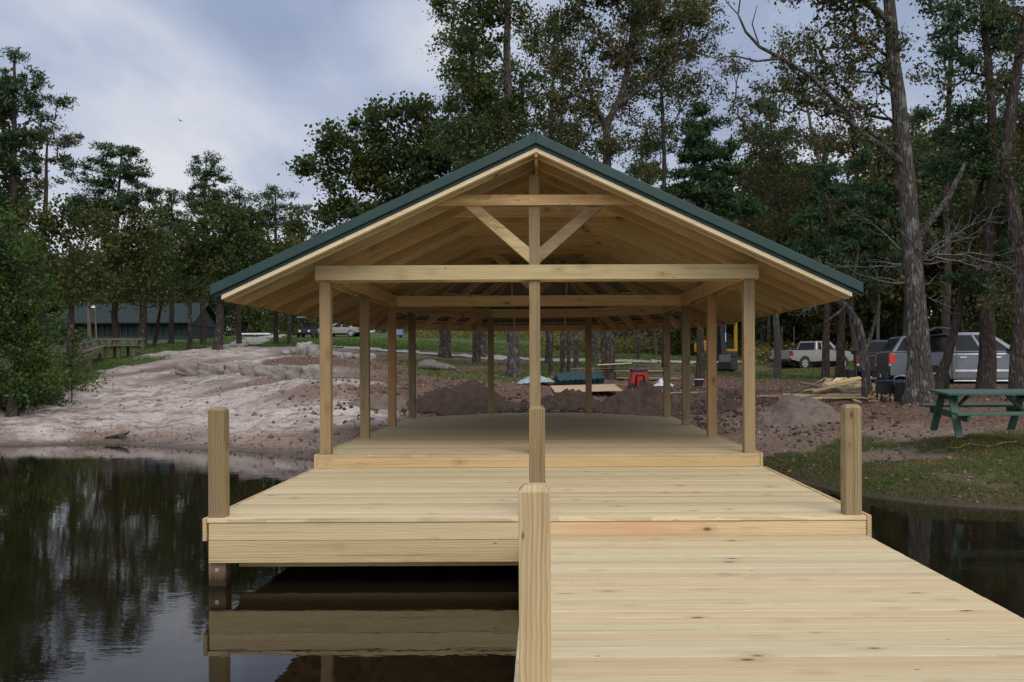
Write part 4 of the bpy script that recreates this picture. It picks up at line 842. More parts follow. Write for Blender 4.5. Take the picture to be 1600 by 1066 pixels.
def heap(name, label, cat, px, D, rx, ry, h, m, seed, rough=.16, group=None):
    c = P(px, 600, D); na_, nr = 110, 46; vs = []
    a = np.linspace(0, 2*np.pi, na_, endpoint=False); r = np.linspace(0, 1, nr)
    Rr, Aa = np.meshgrid(r, a, indexing='ij'); ed = 1+.25*fbm(np.cos(Aa)*1.7+seed, np.sin(Aa)*1.7, 3, seed)
    x = c.x+np.cos(Aa)*Rr*rx*ed; y = c.y+np.sin(Aa)*Rr*ry*ed
    prof = (.5+.5*np.cos(np.pi*np.clip(Rr, 0, 1)**1.15))**.85
    lump = 1+.5*fbm(x*1.3+seed, y*1.3, 3, seed+3)
    z = H(x.ravel(), y.ravel()).reshape(x.shape)+prof*h*lump+(fbm(x*3.2, y*3.2, 4, seed+9)*rough+fbm(x*11, y*11, 2, seed)*rough*.35)*np.clip(prof*3, 0, 1)-.02*(Rr > .98)*6
    v = np.stack([x.ravel(), y.ravel(), z.ravel()], 1); i, j = np.meshgrid(np.arange(nr-1), np.arange(na_), indexing='ij'); j2 = (j+1) % na_
    f = np.stack([i*na_+j, (i+1)*na_+j, (i+1)*na_+j2, i*na_+j2], -1).reshape(-1, 4)
    return tag(link(name, smooth(mesh_np(name, v, f)), m), label, cat, group)
heap('dirt_heap', 'dark heap of dug earth behind the pavilion floor, left of the centre post', 'dirt pile', 722, 25.2, 1.75, 1.2, .62, M['dirt'], 11)
heap('dirt_heap', 'low dark heap of dug earth just right of the centre post', 'dirt pile', 890, 25.6, 1.15, .9, .48, M['dirt'], 12)
heap('dirt_heap', 'tallest dark heap of dug earth in front of the red machine', 'dirt pile', 998, 25.4, 1.35, 1.0, .68, M['dirt'], 13)
heap('sand_heap', 'pointed heap of pinkish sand right of the pavilion', 'sand pile', 1240, 21.5, 1.3, 1.0, .50, M['sandheap'], 24, .16)
heap('dirt_heap', 'small brown heap beside the right pavilion posts', 'dirt pile', 1125, 24.5, .8, .7, .22, M['dirt'], 15)
heap('dirt_heap', 'low pink soil hump behind the left pavilion posts', 'dirt pile', 600, 25.0, 1.1, .9, .30, M['sandheap'], 16)

def rock(name, label, cat, px, D, sx, sy, sz, m, seed, group=None, rz=0, sink=.25, blocky=.5):
    import bmesh as _b
    bm = _b.new(); _b.ops.create_cube(bm, size=1); _b.ops.subdivide_edges(bm, edges=bm.edges[:], cuts=11, use_grid_fill=True)
    for v in bm.verts:
        q = v.co.normalized()*.62; v.co = v.co.lerp(q, 1-blocky)
    me = bpy.data.meshes.new(name); bm.to_mesh(me); bm.free(); n = len(me.vertices); c = np.zeros(n*3, np.float32); me.vertices.foreach_get('co', c); c = c.reshape(-1, 3)
    k = fbm(c[:, 0]*2.6+seed*3.1+c[:, 2]*1.7, c[:, 1]*2.6+c[:, 2]*2.1, 4, seed, .62); c = c*(1+.36*k[:, None])*np.array([sx, sy, sz])
    me.vertices.foreach_set('co', c.astype(np.float32).ravel()); smooth(me)
    g = G(px, 590, D); o = link(name, me, m); o.location = (g.x, g.y, g.z+sz*(.5-sink)); o.rotation_euler = (0, 0, rz)
    return tag(o, label, cat, group)
ledge = [(308,31.5,1.25,.6,.55),(342,31,1.0,.6,.5),(372,30.4,.75,.55,.5),(396,30.0,.6,.5,.55),(421,29.6,.75,.5,.55),(446,29.2,.6,.55,.62),(470,28.8,.7,.55,.66),(492,28.4,.6,.5,.7)]
words = ['longest tan ledge stone at the left end of the row on the sand bank', 'tan ledge stone second from the left end of the row', 'tan ledge stone third from the left end of the row', 'narrow tan ledge stone left of the middle of the row', 'tan ledge stone just right of the middle of the row', 'squarish tan ledge stone third from the pavilion post', 'tall tan ledge stone second from the pavilion post', 'tan ledge stone hidden partly by the front left pavilion post']
for i, (px, D, a, b, c) in enumerate(ledge): rock('ledge_stone', words[i], 'stone', px, D+2.2+(i < 3)*1.5, a*1.15, b*1.4, c*1.05, M['stone'], 20+i, 'row of ledge stones across the sand bank', random.uniform(-.25, .25), .42, .93)
rub = [(448,43,.45,.35,.22),(462,44,.6,.4,.3),(478,42,.75,.6,.75),(489,41,.55,.5,.6),(512,42,.7,.4,.3),(528,42,.6,.4,.28),(543,41.5,.5,.4,.3),(557,42,.6,.4,.25),(578,41,.45,.35,.4)]
for i, (px, D, a, b, c) in enumerate(rub):
    rock('rubble_rock', 'big pale lump of rubble beside the front left pavilion post' if i == 2 else 'pale rubble rock seen right against the second left pavilion post' if i == 8 else 'piece of rubble strewn on the brown soil above the sand bank', 'rock', px, D, a, b, c, M['palerock'] if i % 2 == 0 else M['stone'], 40+i, 'rubble at the top of the sand bank', i*.7, .2, .35)
lr = empty('fallen_log', G(682, 562, 38.5), label='pale broken log lying on the soil behind the left posts', cat='log')
def lumpy(name, pts, rads, m, par, seed, n=14, world=True):
    segs = []; P_ = [Vector(p) for p in pts]; vs = []
    for k, p in enumerate(P_):
        d = (P_[min(k+1, len(P_)-1)]-P_[max(k-1, 0)]).normalized(); a = Vector((0, 0, 1)).cross(d).normalized(); b = d.cross(a)
        for i in range(n):
            th = 2*math.pi*i/n; rr = rads[k]*(1+.28*float(fbm(np.array([math.cos(th)*1.5+seed+k*.4]), np.array([math.sin(th)*1.5+k*.6]), 3, seed)[0])); vs.append(p+a*rr*math.cos(th)+b*rr*math.sin(th))
    f = [(k*n+i, k*n+(i+1) % n, (k+1)*n+(i+1) % n, (k+1)*n+i) for k in range(len(P_)-1) for i in range(n)]
    return link(name, smooth(mesh_np(name, [tuple(v) for v in vs], f)), m, par)
lumpy('log', [(-.78, 0, .12), (-.7, 0, .2), (-.45, 0, .26), (-.2, .05, .27), (.1, 0, .2), (.4, -.1, .16), (.7, -.05, .12), (.85, 0, .08)], [.03, .17, .23, .22, .15, .14, .1, .02], M['bark_dead'], lr, 3)
lumpy('branch_stub', [(-.3, 0, .3), (-.25, -.02, .42), (-.2, -.05, .50)], [.10, .07, .02], M['bark_dead'], lr, 5)
st = empty('driftwood', P(186, 684, 23.2), label='dark piece of driftwood at the edge of the sandy shore', cat='driftwood')
st.location.z = GZ(st.location.x, st.location.y)+.02
lumpy('branch', [(-.35, 0, .02), (-.1, .03, .05), (.12, 0, .08), (.28, -.03, .17)], [.02, .05, .05, .015], M['bark_dark'], st, 7, 8)
lumpy('side_branch', [(.0, 0, .05), (.15, -.1, .06), (.3, -.18, .04)], [.03, .03, .01], M['bark_dark'], st, 8, 8)

# ------------------------------------------------------------ building materials behind the pavilion
def local(o, mb, name, m, bev=0): return mb.build(name, m, o, bev)
def sheet_crumple(name, label, cat, px, D, sx, sy, h, m, seed):
    g = G(px, 600, D); n = 34; u, v = np.meshgrid(np.linspace(-.5, .5, n), np.linspace(-.5, .5, n), indexing='ij')
    x = u*sx; y = v*sy; ridge = 1-np.abs(fbm(u*4+seed, v*4, 4, seed))*1.6; z = h*np.clip(ridge, 0, 1)*np.clip(1.25-2.1*np.maximum(abs(u), abs(v)), 0, 1)+.01
    x = x+.06*fbm(u*6, v*6+3, 2, seed+1); V = np.stack([x.ravel(), y.ravel(), z.ravel()], 1); i, j = np.meshgrid(np.arange(n-1), np.arange(n-1), indexing='ij')
    F_ = np.stack([i*n+j, (i+1)*n+j, (i+1)*n+j+1, i*n+j+1], -1).reshape(-1, 4); o = link(name, mesh_np(name, V, F_), m); o.location = g; return tag(o, label, cat)
M['tarp'] = plain('pale_blue_tarp', (.24, .32, .33), .45, var=.3, sc=8)
M['white_plastic'] = plain('white_plastic', (.55, .58, .60), .4, var=.25, sc=10)
sheet_crumple('tarp', 'crumpled pale blue tarp beside the tree behind the centre post', 'tarp', 838, 33, 1.3, 1.0, .36, M['tarp'], 4)
sheet_crumple('plastic_wrap', 'torn white plastic wrapping right of the red machine', 'plastic sheet', 1036, 33, .65, .6, .32, M['white_plastic'], 9)
e = empty('roofing_sheets', G(903, 600, 33.5), .12, 'short stack of green ribbed roofing sheets lying by the grey tree', 'metal sheets')
for k in range(4):
    mb = MB(); n = 26; vs = []; ang_ = .12
    for i in range(n+1):
        x = -.85+1.7*i/n+k*.03; h = .03 if i % 3 == 0 else 0
        for y in (-.6, .6): vs.append((x, y+k*.04, .07+k*.06+h+(y+.6)*.22+(x*.05)))
    fs = [(2*i, 2*i+2, 2*i+3, 2*i+1) for i in range(n)]
    link('roofing_sheet', mesh_np('roofing_sheet', vs, fs), M['green_metal'], e)
M['ply'] = wood('plywood', (.50, .38, .26), (.40, .29, .19), (.45, .3, .2), .1, .2)
e = tag(MB().b2(-1.05, 1.05, -.9, .9, .16, .178).build('plywood_sheet', M['ply']), 'tan plywood sheet lying flat on the dark earth', 'plywood'); g = G(915, 606, 29.5); e.location = g; e.rotation_euler = (R(5), R(-1), R(4)); e.location.z -= .07
rs_ = random.Random(5)
def plank(label, group, c, L, w, h, rz, tilt=0, m='scrap', name='board', roll=0):
    o = MB().box((0, 0, 0), (L, w, h)).build(name, M[m], None, .002); o.location = c; o.rotation_euler = (roll, tilt, rz); return tag(o, label, 'board', group)
for lay in range(5):
    for k in range(3):
        g = G(982, 590, 37); z = g.z+.10+lay*.095
        plank('grey brown plank in the stack behind the red machine', 'stacked planks behind the pavilion', (g.x+rs_.uniform(-.25, .25)+(.6 if lay < 3 else -.3), g.y+k*.25-.2, z), 3.4+rs_.uniform(-.4, .4), .20, .045, R(-6+rs_.uniform(-2, 2)), 0, 'grey' if (lay+k) % 3 else 'scrap')
for dx in (-1.1, 1.3): plank('short crosspiece carrying the plank stack behind the red machine', 'stacked planks behind the pavilion', (G(982, 590, 37).x+dx, 37, G(982, 590, 37).z+.03), .9, .09, .09, R(88), 0, 'grey')
g = G(960, 570, 36.5); plank('pale new board lying on top of the plank stack', None, (g.x, g.y, g.z+.66), 1.35, .14, .038, R(4), R(-3), 'trim')
g = G(1062, 604, 29.5); plank('long pale board on the ground behind the right pavilion posts', None, (g.x, g.y, g.z+.04), 1.75, .12, .04, R(2), 0, 'scrap')
g = G(1205, 617, 27.5); plank('thin board edge lying on the soil just right of the front right post', None, (g.x+.1, g.y, g.z+.03), 1.1, .12, .04, R(3), 0, 'scrap')
g = G(970, 592, 34); plank('yellowish curved strip left of the red machine', None, (g.x, g.y, g.z+.05), .8, .06, .03, R(-12), 0, 'scrap')

M['red'] = plain('red_paint', (.30, .020, .015), .4, var=.2); M['black'] = plain('black_plastic', (.018, .018, .020), .45, var=.2); M['rubber'] = plain('tyre_rubber', (.018, .017, .016), .8)
M['glass'] = plain('dark_window_glass', (.008, .010, .012), .12, var=.1); [setattr(n_.inputs['Specular IOR Level'], 'default_value', .25) for n_ in M['glass'].node_tree.nodes if n_.type == 'BSDF_PRINCIPLED']
e = empty('red_machine', G(998, 600, 31.5), R(8), 'red upright machine with splayed frame and black top behind the dark heap', 'machine')
gen = e
local(e, MB().prism([(-.37, .02), (-.22, .02), (-.14, .50), (.14, .50), (.24, .02), (.37, .02), (.26, .62), (-.24, .62)], 'y', -.2, .22), 'frame', M['red'], .01)
local(e, MB().b2(-.10, .12, -.16, .18, .05, .50), 'engine', M['red'], .02)
local(e, MB().b2(-.26, .27, -.22, .24, .625, .72).cyl((-.12, 0, .72), (-.12, 0, .76), .05), 'top_cover', M['black'], .02)
local(e, MB().b2(.0, .10, -.215, -.205, .06, .34), 'side_vent', M['black'])
for x in (-.30, .30): local(e, MB().cyl((x, -.28, .12), (x, -.20, .12), .12, n=18), 'wheel', M['rubber'], .01)

# scrap boards on the right
def gp(px, D, up): g = G(px, 600, D); return Vector((g.x, g.y, g.z+up))
sc = [(1228,27,.12,1.6,3,0,'ply'),(1245,26.6,.05,1.0,-14,0,'scrap'),(1265,26.5,.10,1.5,-4,2,'scrap'),(1290,26.3,.08,1.7,8,-3,'scrap'),(1310,26.2,.06,2.0,-2,0,'scrap'),(1330,26,.05,1.9,5,0,'post'),(1270,27,.22,1.7,10,-6,'grey'),(1298,26.8,.26,1.8,14,-8,'scrap'),(1322,26.6,.20,1.6,9,-4,'pine'),
      (1285,26.5,.30,1.3,-28,10,'grey'),(1305,26.2,.34,1.5,20,-10,'scrap'),(1340,26.5,.26,1.4,4,-2,'scrap'),(1345,26,.14,1.1,-6,0,'grey'),(1318,27.2,.40,1.2,16,-9,'pine'),(1260,27.3,.26,1.2,24,-18,'grey'),(1338,27.3,.38,1.3,12,-6,'grey'),(1360,26.4,.10,.8,55,-25,'scrap'),(1300,25.8,.04,1.8,1,0,'pine'),(1332,25.6,.05,1.6,-3,0,'scrap'),(1255,26.0,.16,.6,75,0,'pine'),(1278,26,.05,.9,40,0,'grey'),(1350,25.4,.05,.7,-10,0,'grey')]
for i, (px, D, up, L, rz, ti, mm) in enumerate(sc):
    plank('reddish brown board sticking out left at the top of the scrap heap' if i == 0 else 'weathered scrap board in the loose heap by the crooked tree', 'scrap boards heaped by the crooked tree', gp(px, D, up), L, rs_.choice((.09, .14, .19)), .038, R(rz), R(ti), mm if mm != 'ply' else 'post_or', roll=rs_.uniform(-.5, .5))
for i, px in enumerate((1292,1304,1316,1329,1341,1353)):
    plank('short pale board end laid sloping across the back of the scrap heap', 'scrap boards heaped by the crooked tree', gp(px, 28.2, .30+.03*(i % 2)), .95, .19, .038, R(58+rs_.uniform(-8, 8)), R(-14+rs_.uniform(-4, 4)), 'trim' if i % 2 else 'scrap')
plank('thin stick poking out up and left behind the scrap heap', None, gp(1272, 28, .32), .95, .04, .03, R(20), R(-24), 'scrap')
for i in range(26):
    plank('small yellowish offcut in the little heap left of the big grey trunk', 'offcuts heaped beside the big trunk', gp(1352+rs_.gauss(18, 12), 24.2+rs_.gauss(0, .25), .04+abs(rs_.gauss(0, .10))), rs_.uniform(.12, .34), rs_.uniform(.04, .09), .038, R(rs_.uniform(0, 180)), R(rs_.uniform(-30, 30)), 'pine' if i % 3 else 'scrap', 'offcut')
e = empty('trash_can', gp(1328, 36.5, 0), 0, 'black bin standing behind the scrap board heap', 'bin')
local(e, MB().cyl((0, 0, 0), (0, 0, .5), .16, .19, 20), 'bin_body', M['black'], .01); local(e, MB().cyl((0, 0, .5), (0, 0, .56), .21, .19, 20), 'rim', M['black'], .01)
M['blue'] = plain('dark_blue_plastic', (.016, .035, .085), .35)
e = empty('tool_chest', gp(1384, 23.8, 0), 0, 'black crate like chest on legs left of the big trunk', 'tool chest')
local(e, MB().b2(-.20, .20, -.2, .2, .22, .50), 'chest_body', M['black'], .012); local(e, MB().b2(-.215, .215, -.215, .215, .503, .57), 'lid', M['blue'], .01)
for x in (-.17, .17):
    for y in (-.16, .16): local(e, MB().b2(x-.02, x+.02, y-.02, y+.02, -.05, .22), 'leg', M['black'])
e = empty('water_cooler', gp(1408, 23.4, 0), 0, 'blue lidded drum cooler tucked against the big trunk', 'cooler')
local(e, MB().cyl((0, 0, .0), (0, 0, .46), .15, .17, 24), 'cooler_body', M['black'], .01); local(e, MB().cyl((0, 0, .46), (0, 0, .54), .185, .16, 24), 'lid', M['blue'], .012)
local(e, MB().cyl((0, -.17, .1), (0, -.22, .1), .02, n=10), 'tap', M['steel']); local(e, MB().tube([(-.17, 0, .4), (-.19, -.03, .6), (0, -.05, .66), (.19, -.03, .6), (.17, 0, .4)], .012), 'handle', M['steel'])
e = empty('bucket', gp(1092, 33, 0), 0, 'black bucket at the foot of the dark pine trunk by the excavator', 'bucket')
local(e, MB().cyl((0, 0, 0), (0, 0, .24), .14, .17, 20), 'bucket_body', M['black'], .006); local(e, MB().cyl((0, 0, .235), (0, 0, .26), .18, .18, 20), 'rim', M['white_plastic'], .004)

# ------------------------------------------------------------ picnic table
M['tgreen'] = wood('green_painted_wood', (.055, .125, .108), (.034, .088, .078), (.05, .10, .085), .15, .35)
g = G(1487, 686, 15.0); tz = ZC-117/FPX*15-.01
e = empty('picnic_table', (g.x, 15.0, tz), 0, 'green painted picnic table with two attached benches on the bank', 'picnic table')
e.rotation_euler = (R(3.5), 0, R(-.5)); X0, X1 = -.07, 1.62; e.scale = (1, 1, .93)
for k in range(5): local(e, MB().b2(X0, X1, .02+k*.152, .167+k*.152, .722, .76), 'top_board', M['tgreen'], .003)
for y in (-.36, .88):
    for k in range(2): local(e, MB().b2(X0, X1, y+k*.143, y+.139+k*.143, .415, .453), 'bench', M['tgreen'], .003)
for x in (.10, 1.42):
    local(e, MB().b2(x, x+.038, -.33, 1.13, .30, .414), 'bench_support', M['tgreen'], .002)
    local(e, MB().b2(x, x+.038, .03, .76, .61, .721), 'top_support', M['tgreen'], .002)
    for s, yb, yt in ((-1, -.10, .22), (1, .90, .58)): local(e, MB().beam((x-.02, yb, 0), (x-.02, yt, .72), .038, .12, up=(1, 0, 0)), 'leg', M['tgreen'], .002)
local(e, MB().beam((.14, .4, .36), (.46, .4, .71), .038, .085, up=(0, 1, 0)), 'brace', M['tgreen']); local(e, MB().beam((1.38, .4, .36), (1.04, .4, .71), .038, .085, up=(0, 1, 0)), 'brace', M['tgreen'])
M['yellow'] = plain('yellow_cord', (.45, .34, .04), .6)
pts = [(px, D) for px, D in ((1481, 15.6), (1495, 15.3), (1512, 15.5), (1530, 15.35), (1548, 15.2), (1566, 15.4), (1590, 15.5))]
q = []
for px, D in pts: g = G(px, 668, D); q.append((g.x, g.y, g.z+.03))
qq = []
for i in range(len(q)-1):
    p0, p1, p2, p3 = [Vector(q[max(0, min(len(q)-1, i+k))]) for k in (-1, 0, 1, 2)]
    for s_ in range(8): u = s_/8; v_ = .5*((2*p1)+(p2-p0)*u+(2*p0-5*p1+4*p2-p3)*u*u+(3*p1-p0-3*p2+p3)*u**3); qq.append((v_.x, v_.y, GZ(v_.x, v_.y)+.015))
mb = MB().tube(qq, .009, 6); o = mb.build('cord', M['yellow']); tag(o, 'yellow cord lying in the grass under the picnic table', 'cord')

# ------------------------------------------------------------ vehicles
def arc(cx, cz, r, a0, a1, n=9): return [(cx+r*math.cos(R(a0+(a1-a0)*i/n)), cz+r*math.sin(R(a0+(a1-a0)*i/n))) for i in range(n+1)]
def face_pane(mb, q, u0, u1, v0, v1, th=.012, poly=None):
    """thin pane on the quad q (bl, br, tr, tl)"""
    bl, br, tr, tl = [Vector(p) for p in q]
    f = lambda u, v: (bl*(1-u)+br*u)*(1-v)+(tl*(1-u)+tr*u)*v
    n = (br-bl).cross(tl-bl).normalized(); pts = [f(u, v) for u, v in (poly or [(u0, v0), (u1, v0), (u1, v1), (u0, v1)])]; k = len(pts)
    mb.add([p-n*.004 for p in pts]+[p+n*th for p in pts], [tuple(range(k))[::-1], tuple(range(k, 2*k))]+[(i, (i+1) % k, k+(i+1) % k, k+i) for i in range(k)]); return mb
def paint(name, col, rough=.3):
    m, t = mat(name); o = t.n('ShaderNodeTexCoord').outputs['Object']; n = t.noise(o, 2.5, 5, .65)
    z = t.n('ShaderNodeSeparateXYZ', {0: o}).outputs[2]; dirt = t.math('MULTIPLY', t.mapr(z, .35, .9, .6, 0), n)
    c = t.mix(dirt, (*col, 1), (.10, .08, .06, 1)); finish(t, **{'Base Color': c, 'Metallic': .55, 'Roughness': t.mapr(n, .3, .7, rough-.05, rough+.15), 'Coat Weight': .4, 'Coat Roughness': .12}); return m
def pickup(name, label, loc, rz, L, Wd, body, p, extra=None):
    """p: r wheel radius, xr/xf axles, rail, belt, roof, c0 cab back, c1 windscreen foot, t0/t1 roof ends, hood, cap (canopy height or 0)"""
    e = empty(name, loc, rz, label, 'pickup truck'); h = Wd/2; r = p['r']; ra = r+.07; sill = p.get('sill', .42); cz = r
    def arch(x): 
        d = math.degrees(math.asin(max(0, min(1, (sill-cz)/ra)))); return arc(x, cz, ra, 180-d, d)
    rear = [(0, sill+.12)]+arch(p['xr'])[:]+[(p['c0'], sill)]
    front = [(p['c0'], sill)]+arch(p['xf'])+[(L-.05, sill), (L, sill+.2), (L, p['hood']-.22), (L-.10, p['hood']-.06), (L-.35, p['hood']), (p['c1'], p['hood']+.07), (p['c0'], p['belt'])]
    local(e, MB().prism(front, 'y', -h, h), 'body', body, .05)
    bed = MB(); side = rear+[(p['c0'], p['rail']), (0, p['rail'])]
    for s in (-1, 1): bed.prism(side, 'y', s*h, s*(h-.09))
    bed.b2(.05, p['c0']-.012, -h+.1, h-.1, .60, .66).b2(p['c0']-.06, p['c0']-.012, -h+.1, h-.1, .66, p['rail'])
    local(e, bed, 'cargo_bed', body, .015)
    tg = local(e, MB().b2(-.02, .05, -h+.10, h-.10, .58, p['rail']-.01), 'tailgate', p.get('tg', body), .015)
    local(tg, MB().b2(-.032, -.021, -.09, .09, p['rail']-.2, p['rail']-.13), 'tailgate_handle', M['black'])
    # cab
    zb, zr = p['belt'], p['roof']; hb, ht = h*.955, h*.79
    B = [(p['c0'], -hb, zb), (p['c1'], -hb, zb), (p['c1'], hb, zb), (p['c0'], hb, zb)]; T = [(p['t0'], -ht, zr), (p['t1'], -ht, zr), (p['t1'], ht, zr), (p['t0'], ht, zr)]
    cab = MB().add(B+T, [(3, 2, 1, 0), (4, 5, 6, 7), (0, 1, 5, 4), (1, 2, 6, 5), (2, 3, 7, 6), (3, 0, 4, 7)]); cb = local(e, cab, 'cab', body, .045)
    w = local(e, face_pane(MB(), (B[3], B[0], T[0], T[3]), .08, .92, .14, .86), 'rear_window', M['glass'], .004)
    local(e, face_pane(MB(), (B[1], B[2], T[2], T[1]), .06, .94, .08, .90), 'windscreen', M['glass'], .004)
    for s in (-1, 1):
        q = (B[0], B[1], T[1], T[0]) if s < 0 else (B[2], B[3], T[3], T[2])
        for u0, u1 in p['win']:
            a0, a1 = (u0, u1) if s < 0 else (1-u1, 1-u0)
            local(e, face_pane(MB(), q, a0, a1, .10, .86), 'side_window', M['glass'], .004)
        for xd, hd in p['doors']:
            y = s*(h+.002); local(e, MB().b2(xd, xd+.012, y-.008*s, y, sill+.08, zb), 'door_seam', M['black'])
            if hd: local(e, MB().b2(xd+.10, xd+.30, y, y+s*.03, zb-.17, zb-.12), 'door_handle', M['steel'] if p.get('chrome') else body, .01)
        if p.get('strip'): local(e, MB().b2(p['c0']+.1, p['c1']-.2, s*(h-.002), s*(h+.018), .66, .73), 'side_moulding', M['steel'], .008); local(e, MB().b2(p['c0']+.05, p['c1']-.1, s*(h-.1), s*(h+.06), .36, .41), 'running_board', M['steel'], .01)
        local(e, MB().b2(p['c1']-.42, p['c1']-.28, s*(h+.01), s*(h+.20), zb+.02, zb+.20), 'mirror', M['black'], .02)
        hy = s*(h-.20); local(e, MB().b2(L-.06, L+.012, hy-.17, hy+.17, p['hood']-.27, p['hood']-.10), 'headlight', M['white_plastic'], .02)
        ty = s*(h-.055); tl = local(e, MB().b2(-.02, .16, ty-.06, ty+.062, p['rail']-.33, p['rail']-.04), 'tail_light', p.get('tail', M['tail']), .012)
        local(tl, MB().b2(-.024, .10, ty-.055, ty+.064, p['rail']-.42, p['rail']-.34), 'reversing_light', M['white_plastic'], .006)
        for x in (p['xr'], p['xf']):
            y0 = s*(h-.23); y1 = s*(h-.005); wh = local(e, MB().cyl((x, y0, cz), (x, y1, cz), r, n=32), 'wheel', M['rubber'], .03)
            rim = local(wh, MB().cyl((x, y1, cz), (x, y1+s*.012, cz), r*.62, n=24), 'rim', M['steel'], .005)
            for k in range(5):
                a = k*72+18; local(rim, MB().cyl((x+r*.38*math.cos(R(a)), y1+s*.012, cz+r*.38*math.sin(R(a))), (x+r*.38*math.cos(R(a)), y1+s*.016, cz+r*.38*math.sin(R(a))), r*.13, n=8), 'wheel_slot', M['black'])
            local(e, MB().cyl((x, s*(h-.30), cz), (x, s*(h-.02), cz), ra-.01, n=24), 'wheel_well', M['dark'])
    bp = local(e, MB().b2(-.14, -.03, -h+.04, h-.04, .44, .62), 'rear_bumper', M[p.get('bump', 'black')], .02)
    if p.get('plate'): local(bp, MB().b2(-.152, -.142, -.17, .17, .47, .62), 'number_plate', M['plate'])
    local(e, MB().b2(L, L+.10, -h+.04, h-.04, sill, sill+.22), 'front_bumper', M[p.get('bump', 'black')], .03)
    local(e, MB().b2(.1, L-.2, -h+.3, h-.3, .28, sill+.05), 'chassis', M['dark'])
    local(e, MB().b2(L-.02, L+.01, -h+.42, h-.42, p['hood']-.30, p['hood']-.10), 'grille', M['black'], .01)
    return e
M['tail'] = plain('tail_light_red', (.28, .016, .010), .15, coat=.8); M['plate'] = plain('white_plate', (.75, .80, .78), .4, var=.05)
M['sil'] = paint('warm_silver_paint', (.38, .365, .35)); M['sil2'] = paint('blue_silver_paint', (.17, .185, .22)); M['tail_lit'] = plain('lit_tail_light', (.50, .022, .010), .2, emis=.35); M['drk'] = paint('dark_grey_paint_and_shade', (.045, .05, .052))
g = G(1226, 582, 53); hd = R(29)
def rearmid(px_corner, D, rz, Wd):
    c = P(px_corner, 580, D); off = Vector((math.sin(rz), -math.cos(rz), 0))*Wd/2      # to the near side corner
    m_ = Vector((c.x, c.y, 0))-off; m_.z = GZ(m_.x, m_.y)-.04; return m_
tr1 = pickup('pickup_truck', 'small pale silver pickup with open bed parked at the far road', rearmid(1237, 53, hd, 1.72), hd, 5.0, 1.72, M['sil'],
    dict(r=.36, xr=1.05, xf=4.1, rail=1.12, belt=1.12, roof=1.66, c0=1.95, c1=3.85, t0=2.12, t1=3.25, hood=1.06, win=[(.10, .25), (.32, .80)], doors=[(2.62, 0), (3.72, 0), (2.60, 1)], plate=1, sill=.46))
local(tr1, MB().b2(1.55, 1.9, -.72, .72, 1.0, 1.22), 'tool_box', M['black'], .02)
hd = R(-7.5)
tr2 = pickup('pickup_truck', 'big blue silver pickup with a canopy behind the grey tree trunk', rearmid(1391, 29.5, hd, 2.0), hd, 5.8, 2.0, M['sil2'],
    dict(r=.40, xr=1.35, xf=4.85, rail=1.28, belt=1.26, roof=1.92, c0=1.86, c1=4.0, t0=2.0, t1=3.05, hood=1.20, win=[(.06, .44), (.50, .88)], doors=[(2.0, 1), (3.05, 0), (3.95, 0), (3.04, 1)], strip=1, chrome=1, sill=.44, tg=M['drk'], tail=M['tail_lit']))  # tailgate coloured dark grey: the shadow on the rear face is in its colour
# canopy over its bed, with a raised glass hatch
B = [(.05, -.95, 1.285), (1.84, -.95, 1.285), (1.84, .95, 1.285), (.05, .95, 1.285)]; T = [(.42, -.80, 1.82), (1.84, -.80, 1.86), (1.84, .80, 1.86), (.42, .80, 1.82)]
cn = local(tr2, MB().add(B+T, [(3, 2, 1, 0), (4, 5, 6, 7), (0, 1, 5, 4), (1, 2, 6, 5), (2, 3, 7, 6), (3, 0, 4, 7)]), 'canopy', M['sil2'], .03)
local(cn, face_pane(MB(), (B[0], B[1], T[1], T[0]), .06, .40, .10, .86), 'canopy_window', M['glass'], .003); local(cn, face_pane(MB(), (B[0], B[1], T[1], T[0]), .52, .97, .05, .97), 'canopy_window', M['glass'], .003)
local(cn, face_pane(MB(), (B[3], B[0], T[0], T[3]), .08, .92, .12, .86), 'canopy_window', M['glass'], .003); local(cn, face_pane(MB(), (B[2], B[3], T[3], T[2]), .08, .92, .12, .86), 'canopy_window', M['glass'], .003)
local(cn, MB().beam((.95, -.78, 1.87), (1.45, -.98, 2.08), .5, .03).beam((1.44, -.98, 2.08), (2.0, -.96, 1.97), .5, .03), 'raised_hatch', M['sil2'], .008)
local(tr2, MB().beam((-.146, -.34, .50), (-.146, -.28, .58), .03, .008, up=(1, 0, 0)).beam((-.146, -.22, .58), (-.146, -.30, .48), .03, .008, up=(1, 0, 0)), 'hitch_badge', M['plate'])
hd = R(72); tr3 = pickup('pickup_truck', 'dark grey vehicle almost hidden between the bent tree and the silver pickup', Vector((P(1377, 560, 37).x, 37, GZ(P(1377, 560, 37).x, 37)-.02)), hd, 5.0, 1.85, M['drk'],
    dict(r=.37, xr=1.05, xf=4.1, rail=1.12, belt=1.16, roof=1.74, c0=.6, c1=3.1, t0=.8, t1=2.2, hood=1.10, win=[(.1, .45), (.5, .88)], doors=[(1.6, 1)], sill=.46))
tr3['category'] = 'car'
hd = R(170)
for px, D, c_, lab in ((566, 96, 'sil', 'distant pale vehicle parked on the meadow behind the left posts'), ):
    t4 = pickup('parked_car', lab, Vector((P(px, 520, D).x, D, GZ(P(px, 520, D).x, D)-.02)), hd, 4.6, 1.8, M[c_], dict(r=.33, xr=.9, xf=3.7, rail=.95, belt=.95, roof=1.45, c0=.7, c1=3.4, t0=1.1, t1=2.6, hood=.92, win=[(.1, .45), (.5, .88)], doors=[(1.6, 1)], sill=.36)); t4['category'] = 'car'
